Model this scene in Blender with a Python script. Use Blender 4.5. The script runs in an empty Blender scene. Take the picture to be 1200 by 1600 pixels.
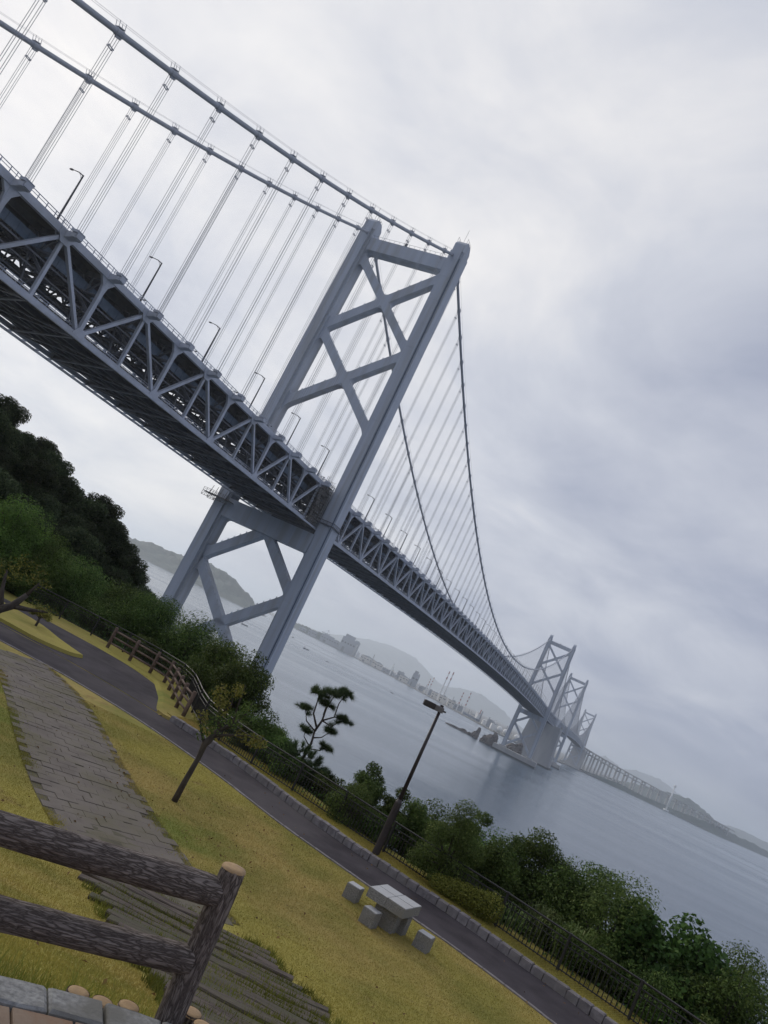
import bpy, bmesh, math, random
import numpy as np
from mathutils import Vector, Matrix

# ------------------------------------------------------------------ scene, camera, sky, sun
scn = bpy.context.scene
col = scn.collection
CAMZ = 43.63                       # eye height above the sea; the park lies about 5 m below
PITCH, ROLL = 0.1666, 0.4511
cd = bpy.data.cameras.new('camera'); cam = bpy.data.objects.new('camera', cd); col.objects.link(cam)
F = Vector((0, math.cos(PITCH), math.sin(PITCH))); R0 = Vector((1, 0, 0)); U0 = R0.cross(F)
Rr = R0*math.cos(ROLL) + U0*math.sin(ROLL); Uu = U0*math.cos(ROLL) - R0*math.sin(ROLL)
m = Matrix((Rr, Uu, -F)).transposed().to_4x4(); m.translation = (0, 0, CAMZ)
cam.matrix_world = m
cd.sensor_fit = 'VERTICAL'; cd.sensor_height = 24; cd.lens = 24*1255.7/1600
cd.clip_start = 0.1; cd.clip_end = 60000
scn.camera = cam

SUN_EL, SUN_AZ = math.radians(24), math.radians(-42)     # behind the cloud, ahead and to the left
SUN = Vector((math.sin(SUN_AZ)*math.cos(SUN_EL), math.cos(SUN_AZ)*math.cos(SUN_EL), math.sin(SUN_EL)))
w = bpy.data.worlds.new('World'); scn.world = w; w.use_nodes = True
nt = w.node_tree; nt.nodes.clear(); N = nt.nodes.new; Lk = nt.links.new
out = N('ShaderNodeOutputWorld')
sky = N('ShaderNodeTexSky'); sky.sky_type = 'NISHITA'; sky.sun_disc = False
sky.sun_elevation = SUN_EL; sky.sun_rotation = SUN_AZ; sky.dust_density = 1
bg1 = N('ShaderNodeBackground'); bg1.inputs[1].default_value = 0.06; Lk(sky.outputs[0], bg1.inputs[0])
tc = N('ShaderNodeTexCoord')
dot = N('ShaderNodeVectorMath'); dot.operation = 'DOT_PRODUCT'; dot.inputs[1].default_value = SUN
Lk(tc.outputs['Generated'], dot.inputs[0])
sep = N('ShaderNodeSeparateXYZ'); Lk(tc.outputs['Generated'], sep.inputs[0])
def wmath(op, a, b=None, clamp=False):
    n = N('ShaderNodeMath'); n.operation = op; n.use_clamp = clamp
    for i, v in enumerate((a, b)):
        if v is None: continue
        if isinstance(v, (int, float)): n.inputs[i].default_value = v
        else: Lk(v, n.inputs[i])
    return n.outputs[0]
OFFX, OFFY = 47.1, 13.6
zz = wmath('ADD', wmath('MAXIMUM', sep.outputs[2], 0.0), 0.30)
cx = wmath('DIVIDE', sep.outputs[0], zz); cy = wmath('DIVIDE', sep.outputs[1], zz)
cmb = N('ShaderNodeCombineXYZ'); Lk(cx, cmb.inputs[0]); Lk(cy, cmb.inputs[1])
def wnoise(scale, detail, dist, off, rough=0.5):
    mp = N('ShaderNodeMapping'); mp.inputs['Location'].default_value = off; Lk(cmb.outputs[0], mp.inputs[0])
    n = N('ShaderNodeTexNoise'); n.inputs['Scale'].default_value = scale; n.inputs['Detail'].default_value = detail
    n.inputs['Distortion'].default_value = dist; n.inputs['Roughness'].default_value = rough
    Lk(mp.outputs[0], n.inputs['Vector']); return n.outputs['Fac']
n1 = wnoise(0.95, 6, 0.4, (OFFX, OFFY, 0), 0.55); n2 = wnoise(2.6, 6, 0.5, (7.3, 2.2, 4), 0.58)
mr = N('ShaderNodeMapRange'); mr.interpolation_type = 'SMOOTHSTEP'
mr.inputs['From Min'].default_value = 0.22; mr.inputs['From Max'].default_value = 0.97
mr.inputs['To Min'].default_value = 0.33; mr.inputs['To Max'].default_value = 0.82
Lk(dot.outputs['Value'], mr.inputs['Value'])
cl = wmath('ADD', wmath('MULTIPLY', wmath('SUBTRACT', n1, 0.5), 1.05), wmath('MULTIPLY', wmath('SUBTRACT', n2, 0.5), 0.75))
fac = wmath('ADD', mr.outputs[0], cl, True)
ramp = N('ShaderNodeValToRGB'); Lk(fac, ramp.inputs[0])
e = ramp.color_ramp.elements
e[0].position = 0.0; e[0].color = (0.215, 0.248, 0.362, 1)
e[1].position = 1.0; e[1].color = (0.84, 0.825, 0.82, 1)
e.new(0.35).color = (0.362, 0.392, 0.492, 1); e.new(0.68).color = (0.575, 0.595, 0.660, 1)
bg2 = N('ShaderNodeBackground'); bg2.inputs[1].default_value = 1.0; Lk(ramp.outputs[0], bg2.inputs[0])
mx = N('ShaderNodeMixShader'); mx.inputs[0].default_value = 0.92
Lk(bg1.outputs[0], mx.inputs[1]); Lk(bg2.outputs[0], mx.inputs[2]); Lk(mx.outputs[0], out.inputs[0])

sd = bpy.data.lights.new('sun', 'SUN'); sd.energy = 1.5; sd.angle = math.radians(18); sd.color = (1, 0.93, 0.83)
so = bpy.data.objects.new('sun', sd); col.objects.link(so)
so.rotation_euler = SUN.to_track_quat('Z', 'Y').to_euler()
vs = scn.view_settings; vs.view_transform = 'Standard'; vs.look = 'None'; vs.exposure = 0.20; vs.gamma = 1.0
vs.use_curve_mapping = False
scn.cycles.volume_bounces = 3; scn.cycles.transparent_max_bounces = 12

rng = random.Random(7); nr = np.random.default_rng(11)
def Zc(z): return CAMZ + z           # heights in the park are given relative to the eye

# ------------------------------------------------------------------ helpers
class MB:
    def __init__(s): s.v = []; s.f = []
    def add(s, vs_, fs):
        b = len(s.v); s.v += [tuple(p) for p in vs_]; s.f += [tuple(b+i for i in f) for f in fs]
    def bar(s, p, q, w=0.1, h=0.1, up=(0, 0, 1), w2=None, h2=None):
        p = Vector(p); q = Vector(q); d = (q-p).normalized(); up = Vector(up)
        if abs(d.dot(up)) > 0.999: up = Vector((0, 1, 0)) if abs(d.y) < 0.9 else Vector((1, 0, 0))
        a = d.cross(up).normalized(); b = a.cross(d).normalized()
        w2 = w if w2 is None else w2; h2 = h if h2 is None else h2
        vs_ = [p+a*sx*w/2+b*sz*h/2 for sx, sz in ((-1, -1), (1, -1), (1, 1), (-1, 1))]
        vs_ += [q+a*sx*w2/2+b*sz*h2/2 for sx, sz in ((-1, -1), (1, -1), (1, 1), (-1, 1))]
        s.add(vs_, [(3, 2, 1, 0), (4, 5, 6, 7), (0, 1, 5, 4), (1, 2, 6, 5), (2, 3, 7, 6), (3, 0, 4, 7)])
    def box(s, c, d, rz=0, bev=0.0):
        x, y, z = (k/2 for k in d); cs, sn = math.cos(rz), math.sin(rz)
        def tf(a, b, k): return (c[0]+a*cs-b*sn, c[1]+a*sn+b*cs, c[2]+k)
        if bev <= 0:
            vs_ = [tf(sx*x, sy*y, sz*z) for sz in (-1, 1) for sx, sy in ((-1, -1), (1, -1), (1, 1), (-1, 1))]
            s.add(vs_, [(3, 2, 1, 0), (4, 5, 6, 7), (0, 1, 5, 4), (1, 2, 6, 5), (2, 3, 7, 6), (3, 0, 4, 7)]); return
        lv = [(-z, 0), (z-bev, 0), (z, bev)]
        vs_ = [tf(sx*(x-i), sy*(y-i), k) for k, i in lv for sx, sy in ((-1, -1), (1, -1), (1, 1), (-1, 1))]
        fs = [(3, 2, 1, 0), (8, 9, 10, 11)]
        for l in (0, 4):
            for i in range(4): j = (i+1) % 4; fs.append((l+i, l+j, l+4+j, l+4+i))
        s.add(vs_, fs)
    def tube(s, pts, rad, n=8, cap=True, jit=0.0):
        pts = [Vector(p) for p in pts]; b = len(s.v); k = len(pts)
        if isinstance(rad, (int, float)): rad = [rad]*k
        a = None
        for i, p in enumerate(pts):
            d = (pts[min(i+1, k-1)]-pts[max(i-1, 0)]).normalized()
            if a is None:
                a = d.orthogonal().normalized()
            else:
                a = (a-d*a.dot(d)).normalized()
            c = d.cross(a)
            for j in range(n):
                t = 2*math.pi*j/n; r = rad[i]*(1+(rng.uniform(-jit, jit) if jit else 0))
                s.v.append(tuple(p+(a*math.cos(t)+c*math.sin(t))*r))
        for i in range(k-1):
            for j in range(n):
                j2 = (j+1) % n
                s.f.append((b+i*n+j, b+i*n+j2, b+(i+1)*n+j2, b+(i+1)*n+j))
        if cap:
            s.f.append(tuple(b+j for j in range(n))[::-1]); s.f.append(tuple(b+(k-1)*n+j for j in range(n)))
    def prism(s, poly, y0, y1):          # polygon in x,z extruded along y
        n = len(poly)
        vs_ = [(p[0], y0, p[1]) for p in poly]+[(p[0], y1, p[1]) for p in poly]
        s.add(vs_, [tuple(range(n)), tuple(range(2*n-1, n-1, -1))]+[(i, i+n, (i+1) % n+n, (i+1) % n) for i in range(n)])
    def column(s, poly, z0, z1, taper=1.0, c=(0, 0)):   # polygon in x,y extruded along z
        n = len(poly)
        vs_ = [(p[0], p[1], z0) for p in poly]+[(c[0]+(p[0]-c[0])*taper, c[1]+(p[1]-c[1])*taper, z1) for p in poly]
        s.add(vs_, [tuple(range(n-1, -1, -1)), tuple(range(n, 2*n))]+[(i, (i+1) % n, (i+1) % n+n, i+n) for i in range(n)])
    def sweep(s, prof, ys, zf):          # profile (x,z) carried along y on the deck's grade
        n = len(prof); b = len(s.v)
        for y in ys:
            z0 = zf(y)
            s.v += [(px, y, z0+pz) for px, pz in prof]
        for i in range(len(ys)-1):
            for j in range(n):
                j2 = (j+1) % n; s.f.append((b+i*n+j, b+i*n+j2, b+(i+1)*n+j2, b+(i+1)*n+j))
        s.f.append(tuple(b+j for j in range(n))[::-1]); s.f.append(tuple(b+(len(ys)-1)*n+j for j in range(n)))
    def sphere(s, c, r, nu=12, nv=8):
        b = len(s.v); c = Vector(c)
        if isinstance(r, (int, float)): r = (r, r, r)
        s.v.append((c.x, c.y, c.z+r[2]))
        for i in range(1, nv):
            t = math.pi*i/nv
            for j in range(nu):
                p = 2*math.pi*j/nu
                s.v.append((c.x+r[0]*math.sin(t)*math.cos(p), c.y+r[1]*math.sin(t)*math.sin(p), c.z+r[2]*math.cos(t)))
        s.v.append((c.x, c.y, c.z-r[2])); e_ = len(s.v)-1
        for j in range(nu): s.f.append((b, b+1+j, b+1+(j+1) % nu)); s.f.append((e_, e_-nu+(j+1) % nu, e_-nu+j))
        for i in range(nv-2):
            for j in range(nu):
                a = b+1+i*nu; j2 = (j+1) % nu; s.f.append((a+j, a+nu+j, a+nu+j2, a+j2))
    def mesh(s, name, mat, smooth=False, fix=True):
        me = bpy.data.meshes.new(name); me.from_pydata(s.v, [], s.f)
        if fix:
            bm = bmesh.new(); bm.from_mesh(me); bmesh.ops.recalc_face_normals(bm, faces=bm.faces); bm.to_mesh(me); bm.free()
        if smooth: me.polygons.foreach_set('use_smooth', [True]*len(me.polygons))
        if mat: me.materials.append(mat)
        return me
    def build(s, name, mat, parent=None, smooth=False, loc=None, fix=True):
        return put(name, s.mesh(name, mat, smooth, fix), parent, loc)
def put(name, me, parent=None, loc=None, rz=0.0):
    o = bpy.data.objects.new(name, me); col.objects.link(o)
    if parent: o.parent = parent
    if loc is not None: o.location = loc
    if rz: o.rotation_euler = (0, 0, rz)
    return o
def tag(o, label=None, cat=None, group=None, kind=None):
    if label: o['label'] = label
    if cat: o['category'] = cat
    if group: o['group'] = group
    if kind: o['kind'] = kind
    return o
def empty(name, loc=(0, 0, 0), rz=0.0):
    o = bpy.data.objects.new(name, None); o.empty_display_size = 0.3; col.objects.link(o)
    o.location = loc; o.rotation_euler = (0, 0, rz); return o
def copy_tree(o, parent=None):
    c = o.copy(); col.objects.link(c); c.parent = parent
    for ch in o.children: copy_tree(ch, c)
    return c
def np_mesh(name, V, Fq, mat, smooth=False):
    V = np.asarray(V, np.float32); Fq = np.asarray(Fq, np.int32); k = Fq.shape[1]
    me = bpy.data.meshes.new(name); me.vertices.add(len(V)); me.vertices.foreach_set('co', V.ravel())
    me.loops.add(Fq.size); me.loops.foreach_set('vertex_index', Fq.ravel())
    me.polygons.add(len(Fq)); me.polygons.foreach_set('loop_start', np.arange(0, Fq.size, k, dtype=np.int32))
    if smooth: me.polygons.foreach_set('use_smooth', np.ones(len(Fq), bool))
    me.update(calc_edges=True)
    if mat: me.materials.append(mat)
    return me
def cum(poly):
    d = [0]
    for a, b in zip(poly, poly[1:]): d.append(d[-1]+math.dist(a, b))
    return d
def along(poly, t):
    d = cum(poly); t = max(0, min(t, d[-1]-1e-6))
    i = max(k for k in range(len(d)-1) if d[k] <= t); u = (t-d[i])/(d[i+1]-d[i])
    a, b = poly[i], poly[i+1]
    return (a[0]+(b[0]-a[0])*u, a[1]+(b[1]-a[1])*u), math.atan2(b[1]-a[1], b[0]-a[0])
def smooth_poly(poly, n=6):
    P = [poly[0]]+list(poly)+[poly[-1]]; o = []
    for i in range(1, len(P)-2):
        for k in range(n):
            t = k/n; a, b, c, d = (np.array(P[i+j]) for j in (-1, 0, 1, 2))
            o.append(tuple(0.5*((2*b)+(c-a)*t+(2*a-5*b+4*c-d)*t*t+(3*b-a-3*c+d)*t**3)))
    o.append(tuple(poly[-1])); return [tuple(float(q) for q in p) for p in o]
def offset(poly, dist):
    o = []
    for i, p in enumerate(poly):
        a = poly[max(i-1, 0)]; b = poly[min(i+1, len(poly)-1)]
        tx, ty = b[0]-a[0], b[1]-a[1]; l = math.hypot(tx, ty) or 1
        o.append((p[0]-ty/l*dist, p[1]+tx/l*dist))
    return o
def strip_mesh(mb, A, B, za, zb_):
    b = len(mb.v)
    for a, c in zip(A, B): mb.v += [(a[0], a[1], za), (c[0], c[1], zb_)]
    for i in range(len(A)-1): mb.f.append((b+2*i, b+2*i+1, b+2*i+3, b+2*i+2))
def resample(poly, n):
    L_ = cum(poly)[-1]; return [along(poly, L_*i/(n-1))[0] for i in range(n)]

# ------------------------------------------------------------------ materials
def base_mat(name):
    m_ = bpy.data.materials.new(name); m_.use_nodes = True
    t = m_.node_tree; return m_, t, t.nodes['Principled BSDF']
def pmat(name, c1, c2=None, scale=1.0, rough=0.7, bump=0.0, bscale=None, metal=0.0, detail=6, stretch=(1, 1, 1), coord='pos',
         c3=None, s3=0.3, lo=0.35, hi=0.65, spec=0.5, bdist=0.02):
    m_, t, b = base_mat(name); n = t.nodes.new; l = t.links.new
    b.inputs['Roughness'].default_value = rough; b.inputs['Metallic'].default_value = metal
    b.inputs['Specular IOR Level'].default_value = spec
    if coord == 'pos': src = n('ShaderNodeNewGeometry').outputs['Position']
    else: src = n('ShaderNodeTexCoord').outputs['Object']
    mp = n('ShaderNodeMapping'); mp.inputs['Scale'].default_value = stretch; l(src, mp.inputs[0])
    def noise(sc, dt=detail):
        k = n('ShaderNodeTexNoise'); k.inputs['Scale'].default_value = sc; k.inputs['Detail'].default_value = dt
        k.inputs['Roughness'].default_value = 0.6; l(mp.outputs[0], k.inputs['Vector']); return k.outputs['Fac']
    c2 = c2 or c1
    r = n('ShaderNodeValToRGB'); l(noise(scale), r.inputs[0])
    r.color_ramp.elements[0].position = lo; r.color_ramp.elements[0].color = (*c1, 1)
    r.color_ramp.elements[1].position = hi; r.color_ramp.elements[1].color = (*c2, 1)
    last = r.outputs[0]
    if c3:
        r2 = n('ShaderNodeValToRGB'); l(noise(s3), r2.inputs[0])
        r2.color_ramp.elements[0].position = 0.45; r2.color_ramp.elements[1].position = 0.62
        mixn = n('ShaderNodeMix'); mixn.data_type = 'RGBA'; l(r2.outputs[0], mixn.inputs['Factor'])
        l(last, mixn.inputs['A']); mixn.inputs['B'].default_value = (*c3, 1); last = mixn.outputs['Result']
    l(last, b.inputs['Base Color'])
    if bump:
        bp = n('ShaderNodeBump'); bp.inputs['Strength'].default_value = bump; bp.inputs['Distance'].default_value = bdist
        l(noise(bscale or scale*4), bp.inputs['Height']); l(bp.outputs[0], b.inputs['Normal'])
    return m_
def leaf_mat(name, c1, c2, c3, trans=0.3, rough=0.65, cs=0.9):
    m_, t, b = base_mat(name); n = t.nodes.new; l = t.links.new
    g = n('ShaderNodeNewGeometry'); r = n('ShaderNodeValToRGB'); l(g.outputs['Random Per Island'], r.inputs[0])
    r.color_ramp.elements[0].color = (*c1, 1); r.color_ramp.elements[1].color = (*c2, 1)
    r.color_ramp.elements.new(0.9).color = (*c2, 1); r.color_ramp.elements[-1].color = (*c3, 1)
    k = n('ShaderNodeTexNoise'); k.inputs['Scale'].default_value = cs; k.inputs['Detail'].default_value = 3; l(g.outputs['Position'], k.inputs['Vector'])
    mr_ = n('ShaderNodeMapRange'); mr_.inputs['From Min'].default_value = 0.3; mr_.inputs['From Max'].default_value = 0.7
    mr_.inputs['To Min'].default_value = 0.6; mr_.inputs['To Max'].default_value = 1.35; l(k.outputs['Fac'], mr_.inputs['Value'])
    oi = n('ShaderNodeObjectInfo'); hs = n('ShaderNodeHueSaturation'); l(r.outputs[0], hs.inputs['Color'])
    for key, lo_, hi_ in (('Hue', 0.485, 0.512), ('Value', 0.75, 1.3)):
        q = n('ShaderNodeMapRange'); q.inputs['To Min'].default_value = lo_; q.inputs['To Max'].default_value = hi_; l(oi.outputs['Random'], q.inputs['Value']); l(q.outputs[0], hs.inputs[key])
    mu = n('ShaderNodeVectorMath'); mu.operation = 'SCALE'; l(hs.outputs[0], mu.inputs[0]); l(mr_.outputs[0], mu.inputs['Scale'])
    l(mu.outputs[0], b.inputs['Base Color']); b.inputs['Roughness'].default_value = rough; b.inputs['Specular IOR Level'].default_value = 0.14
    tr = n('ShaderNodeBsdfTranslucent'); l(mu.outputs[0], tr.inputs[0])
    ms = n('ShaderNodeMixShader'); ms.inputs[0].default_value = trans
    l(b.outputs[0], ms.inputs[1]); l(tr.outputs[0], ms.inputs[2]); l(ms.outputs[0], t.nodes['Material Output'].inputs[0])
    return m_
def grass_mat(name, blade):
    """one turf: straw, olive and worn brown patches at several scales, the same pattern on the ground and on its blades"""
    m_, t, b = base_mat(name); n = t.nodes.new; l = t.links.new; g = n('ShaderNodeNewGeometry')
    def nz(sc, det, off=0.0):
        mp = n('ShaderNodeMapping'); mp.inputs['Location'].default_value = (off, off*0.7, 0); l(g.outputs['Position'], mp.inputs[0])
        k = n('ShaderNodeTexNoise'); k.inputs['Scale'].default_value = sc; k.inputs['Detail'].default_value = det; k.inputs['Roughness'].default_value = 0.62; l(mp.outputs[0], k.inputs['Vector']); return k.outputs['Fac']
    def ramp_(f, a, b_):
        r = n('ShaderNodeMapRange'); r.interpolation_type = 'SMOOTHSTEP'; r.inputs['From Min'].default_value = a; r.inputs['From Max'].default_value = b_; l(f, r.inputs['Value']); return r.outputs[0]
    def mix(f, a, b_):
        x = n('ShaderNodeMix'); x.data_type = 'RGBA'; l(f, x.inputs['Factor'])
        for k, v in (('A', a), ('B', b_)):
            if isinstance(v, tuple): x.inputs[k].default_value = (*v, 1)
            else: l(v, x.inputs[k])
        return x.outputs['Result']
    c = mix(ramp_(nz(0.45, 9), 0.33, 0.67), (0.240, 0.225, 0.058), (0.420, 0.322, 0.112))
    c = mix(ramp_(nz(0.11, 5, 3.0), 0.42, 0.62), c, (0.385, 0.330, 0.086))
    c = mix(ramp_(nz(0.17, 7, 9.0), 0.54, 0.70), c, (0.215, 0.240, 0.055))
    c = mix(ramp_(nz(0.75, 8, 5.0), 0.60, 0.80), c, (0.245, 0.155, 0.072))
    c = mix(ramp_(nz(7.0, 4, 1.0), 0.58, 0.80), c, (0.15, 0.125, 0.045))
    if blade:
        mr_ = n('ShaderNodeMapRange'); mr_.inputs['To Min'].default_value = 0.92; mr_.inputs['To Max'].default_value = 1.28; l(g.outputs['Random Per Island'], mr_.inputs['Value'])
        mu = n('ShaderNodeVectorMath'); mu.operation = 'SCALE'; l(c, mu.inputs[0]); l(mr_.outputs[0], mu.inputs['Scale']); c = mu.outputs[0]
    l(c, b.inputs['Base Color']); b.inputs['Roughness'].default_value = 0.9; b.inputs['Specular IOR Level'].default_value = 0.1
    if blade:
        tr = n('ShaderNodeBsdfTranslucent'); l(c, tr.inputs[0]); ms = n('ShaderNodeMixShader'); ms.inputs[0].default_value = 0.25
        l(b.outputs[0], ms.inputs[1]); l(tr.outputs[0], ms.inputs[2]); l(ms.outputs[0], t.nodes['Material Output'].inputs[0])
    else:
        bp = n('ShaderNodeBump'); bp.inputs['Strength'].default_value = 0.8; bp.inputs['Distance'].default_value = 0.03; l(nz(40, 5), bp.inputs['Height']); l(bp.outputs[0], b.inputs['Normal'])
    return m_
M = {}
M['steel'] = pmat('steel_paint', (0.40, 0.44, 0.51), (0.48, 0.52, 0.59), 0.7, 0.5, 0.06, 1.5, stretch=(1, 1, 0.07), c3=(0.36, 0.375, 0.40), s3=0.35)
M['truss'] = pmat('truss_paint', (0.44, 0.47, 0.54), (0.53, 0.56, 0.63), 0.5, 0.5, c3=(0.40, 0.42, 0.46), s3=0.15)
M['inner_shaded'] = pmat('shade_toned_truss_paint', (0.13, 0.137, 0.158), (0.175, 0.183, 0.205), 0.5, 0.6, c3=(0.11, 0.11, 0.115), s3=0.2)  # truss paint darkened to stand in for shade inside the deck
M['bluegirder'] = pmat('blue_girder_paint', (0.085, 0.125, 0.18), (0.12, 0.165, 0.225), 0.6, 0.5)  # girder blue darkened as well, to carry shade under the road
M['darksteel'] = pmat('dark_steel', (0.065, 0.066, 0.074), (0.095, 0.096, 0.105), 0.6, 0.6)
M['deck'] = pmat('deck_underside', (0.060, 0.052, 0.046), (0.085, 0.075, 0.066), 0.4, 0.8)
M['cable'] = pmat('cable_paint', (0.34, 0.36, 0.40), (0.42, 0.44, 0.48), 0.6, 0.5)
M['rope'] = pmat('hanger_rope', (0.30, 0.305, 0.33), (0.36, 0.365, 0.39), 1, 0.6)
M['conc'] = pmat('bridge_concrete', (0.38, 0.38, 0.37), (0.47, 0.46, 0.44), 0.08, 0.85, stretch=(1, 1, 0.25), c3=(0.33, 0.33, 0.34), s3=0.03)
M['wetconc'] = pmat('tidal_concrete', (0.05, 0.055, 0.055), (0.09, 0.09, 0.085), 0.2, 0.6)
M['scaff'] = pmat('scaffold_metal', (0.13, 0.12, 0.11), (0.24, 0.22, 0.20), 1.5, 0.7)
M['net'] = pmat('scaffold_net', (0.12, 0.115, 0.11), (0.2, 0.19, 0.18), 1.2, 0.9)
M['white'] = pmat('white_paint', (0.72, 0.72, 0.70), (0.8, 0.8, 0.78), 0.3, 0.5)
M['asphalt'] = pmat('asphalt', (0.040, 0.034, 0.039), (0.068, 0.059, 0.066), 0.9, 0.92, 0.6, 90, c3=(0.085, 0.074, 0.077), s3=0.30, bdist=0.006, lo=0.36, hi=0.64, spec=0.2)
M['lawn'] = grass_mat('lawn', False)
M['soil'] = pmat('cliff_soil', (0.05, 0.05, 0.025), (0.09, 0.075, 0.04), 0.6, 0.95, 0.6, 3)
M['granite'] = pmat('granite', (0.16, 0.155, 0.15), (0.30, 0.29, 0.28), 45, 0.8, 0.5, 60, lo=0.4, hi=0.6, c3=(0.23, 0.22, 0.20), s3=2.0, bdist=0.01)
M['granite_top'] = pmat('sawn_granite', (0.40, 0.40, 0.40), (0.52, 0.52, 0.51), 60, 0.6, 0.1, 90, c3=(0.42, 0.41, 0.40), s3=1.6)
M['kerb'] = pmat('kerb_stone', (0.15, 0.135, 0.14), (0.27, 0.245, 0.245), 6, 0.85, 0.6, 25, c3=(0.20, 0.18, 0.17), s3=1.3)
M['paver'] = pmat('paving_block', (0.130, 0.108, 0.090), (0.190, 0.162, 0.136), 1.4, 0.9, 0.5, 40, c3=(0.125, 0.108, 0.068), s3=0.7, bdist=0.008)
M['joint'] = pmat('path_bed', (0.075, 0.064, 0.045), (0.12, 0.108, 0.06), 2.5, 0.95, 0.5, 40)
M['timber'] = pmat('weathered_timber', (0.065, 0.048, 0.040), (0.150, 0.118, 0.096), 3.2, 0.9, 0.8, 14, stretch=(0.6, 5, 5), c3=(0.085, 0.08, 0.045), s3=0.8)
M['tile'] = pmat('terrace_tile', (0.27, 0.19, 0.13), (0.34, 0.255, 0.185), 5, 0.8, 0.2, 40, c3=(0.26, 0.12, 0.055), s3=2.6)
M['edgestone'] = pmat('edge_stone', (0.20, 0.20, 0.195), (0.40, 0.40, 0.385), 30, 0.9, 0.8, 50, c3=(0.19, 0.185, 0.165), s3=3, bdist=0.008)
M['cutwood'] = pmat('cut_log_end', (0.33, 0.21, 0.10), (0.43, 0.29, 0.15), 18, 0.8, 0.3, 60, c3=(0.33, 0.22, 0.12), s3=14)
M['trunk'] = pmat('tree_bark', (0.045, 0.036, 0.030), (0.085, 0.07, 0.058), 9, 0.95, 0.9, 22, stretch=(1, 1, 0.3), bdist=0.02)
M['lampmetal'] = pmat('brown_lamp_paint', (0.030, 0.022, 0.022), (0.042, 0.032, 0.032), 3, 0.5)
M['lamphead'] = pmat('lamp_head_grey', (0.14, 0.13, 0.13), (0.18, 0.17, 0.17), 3, 0.5)
M['lampglass'] = pmat('lamp_lens', (0.01, 0.01, 0.012), (0.012, 0.012, 0.014), 3, 0.2)
M['fence'] = pmat('black_fence_paint', (0.018, 0.017, 0.018), (0.03, 0.028, 0.028), 5, 0.5)
M['fencelog'] = pmat('fence_log', (0.10, 0.065, 0.048), (0.175, 0.122, 0.094), 6, 0.9, 0.6, 20)
M['rock'] = pmat('sea_rock', (0.10, 0.085, 0.08), (0.20, 0.175, 0.16), 0.12, 0.9, 1.0, 0.5, bdist=1.0)
M['farveg'] = pmat('far_woods', (0.032, 0.050, 0.042), (0.070, 0.092, 0.072), 0.03, 0.95, 1.0, 0.05, bdist=9.0, c3=(0.05, 0.062, 0.045), s3=0.006)
M['farland'] = pmat('far_shore', (0.12, 0.12, 0.11), (0.18, 0.17, 0.15), 0.01, 0.95)
M['greybld'] = pmat('grey_works_wall', (0.24, 0.26, 0.29), (0.30, 0.32, 0.35), 0.03, 0.8)
M['cream'] = pmat('cream_works_wall', (0.62, 0.58, 0.50), (0.70, 0.66, 0.58), 0.03, 0.8)
M['redp'] = pmat('red_band_paint', (0.35, 0.10, 0.08), (0.40, 0.13, 0.10), 0.1, 0.7)
M['hull'] = pmat('dark_blue_hull', (0.05, 0.08, 0.14), (0.06, 0.09, 0.15), 0.1, 0.6)
M['glass'] = pmat('dark_glass', (0.03, 0.035, 0.04), None, 1, 0.2)
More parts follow.
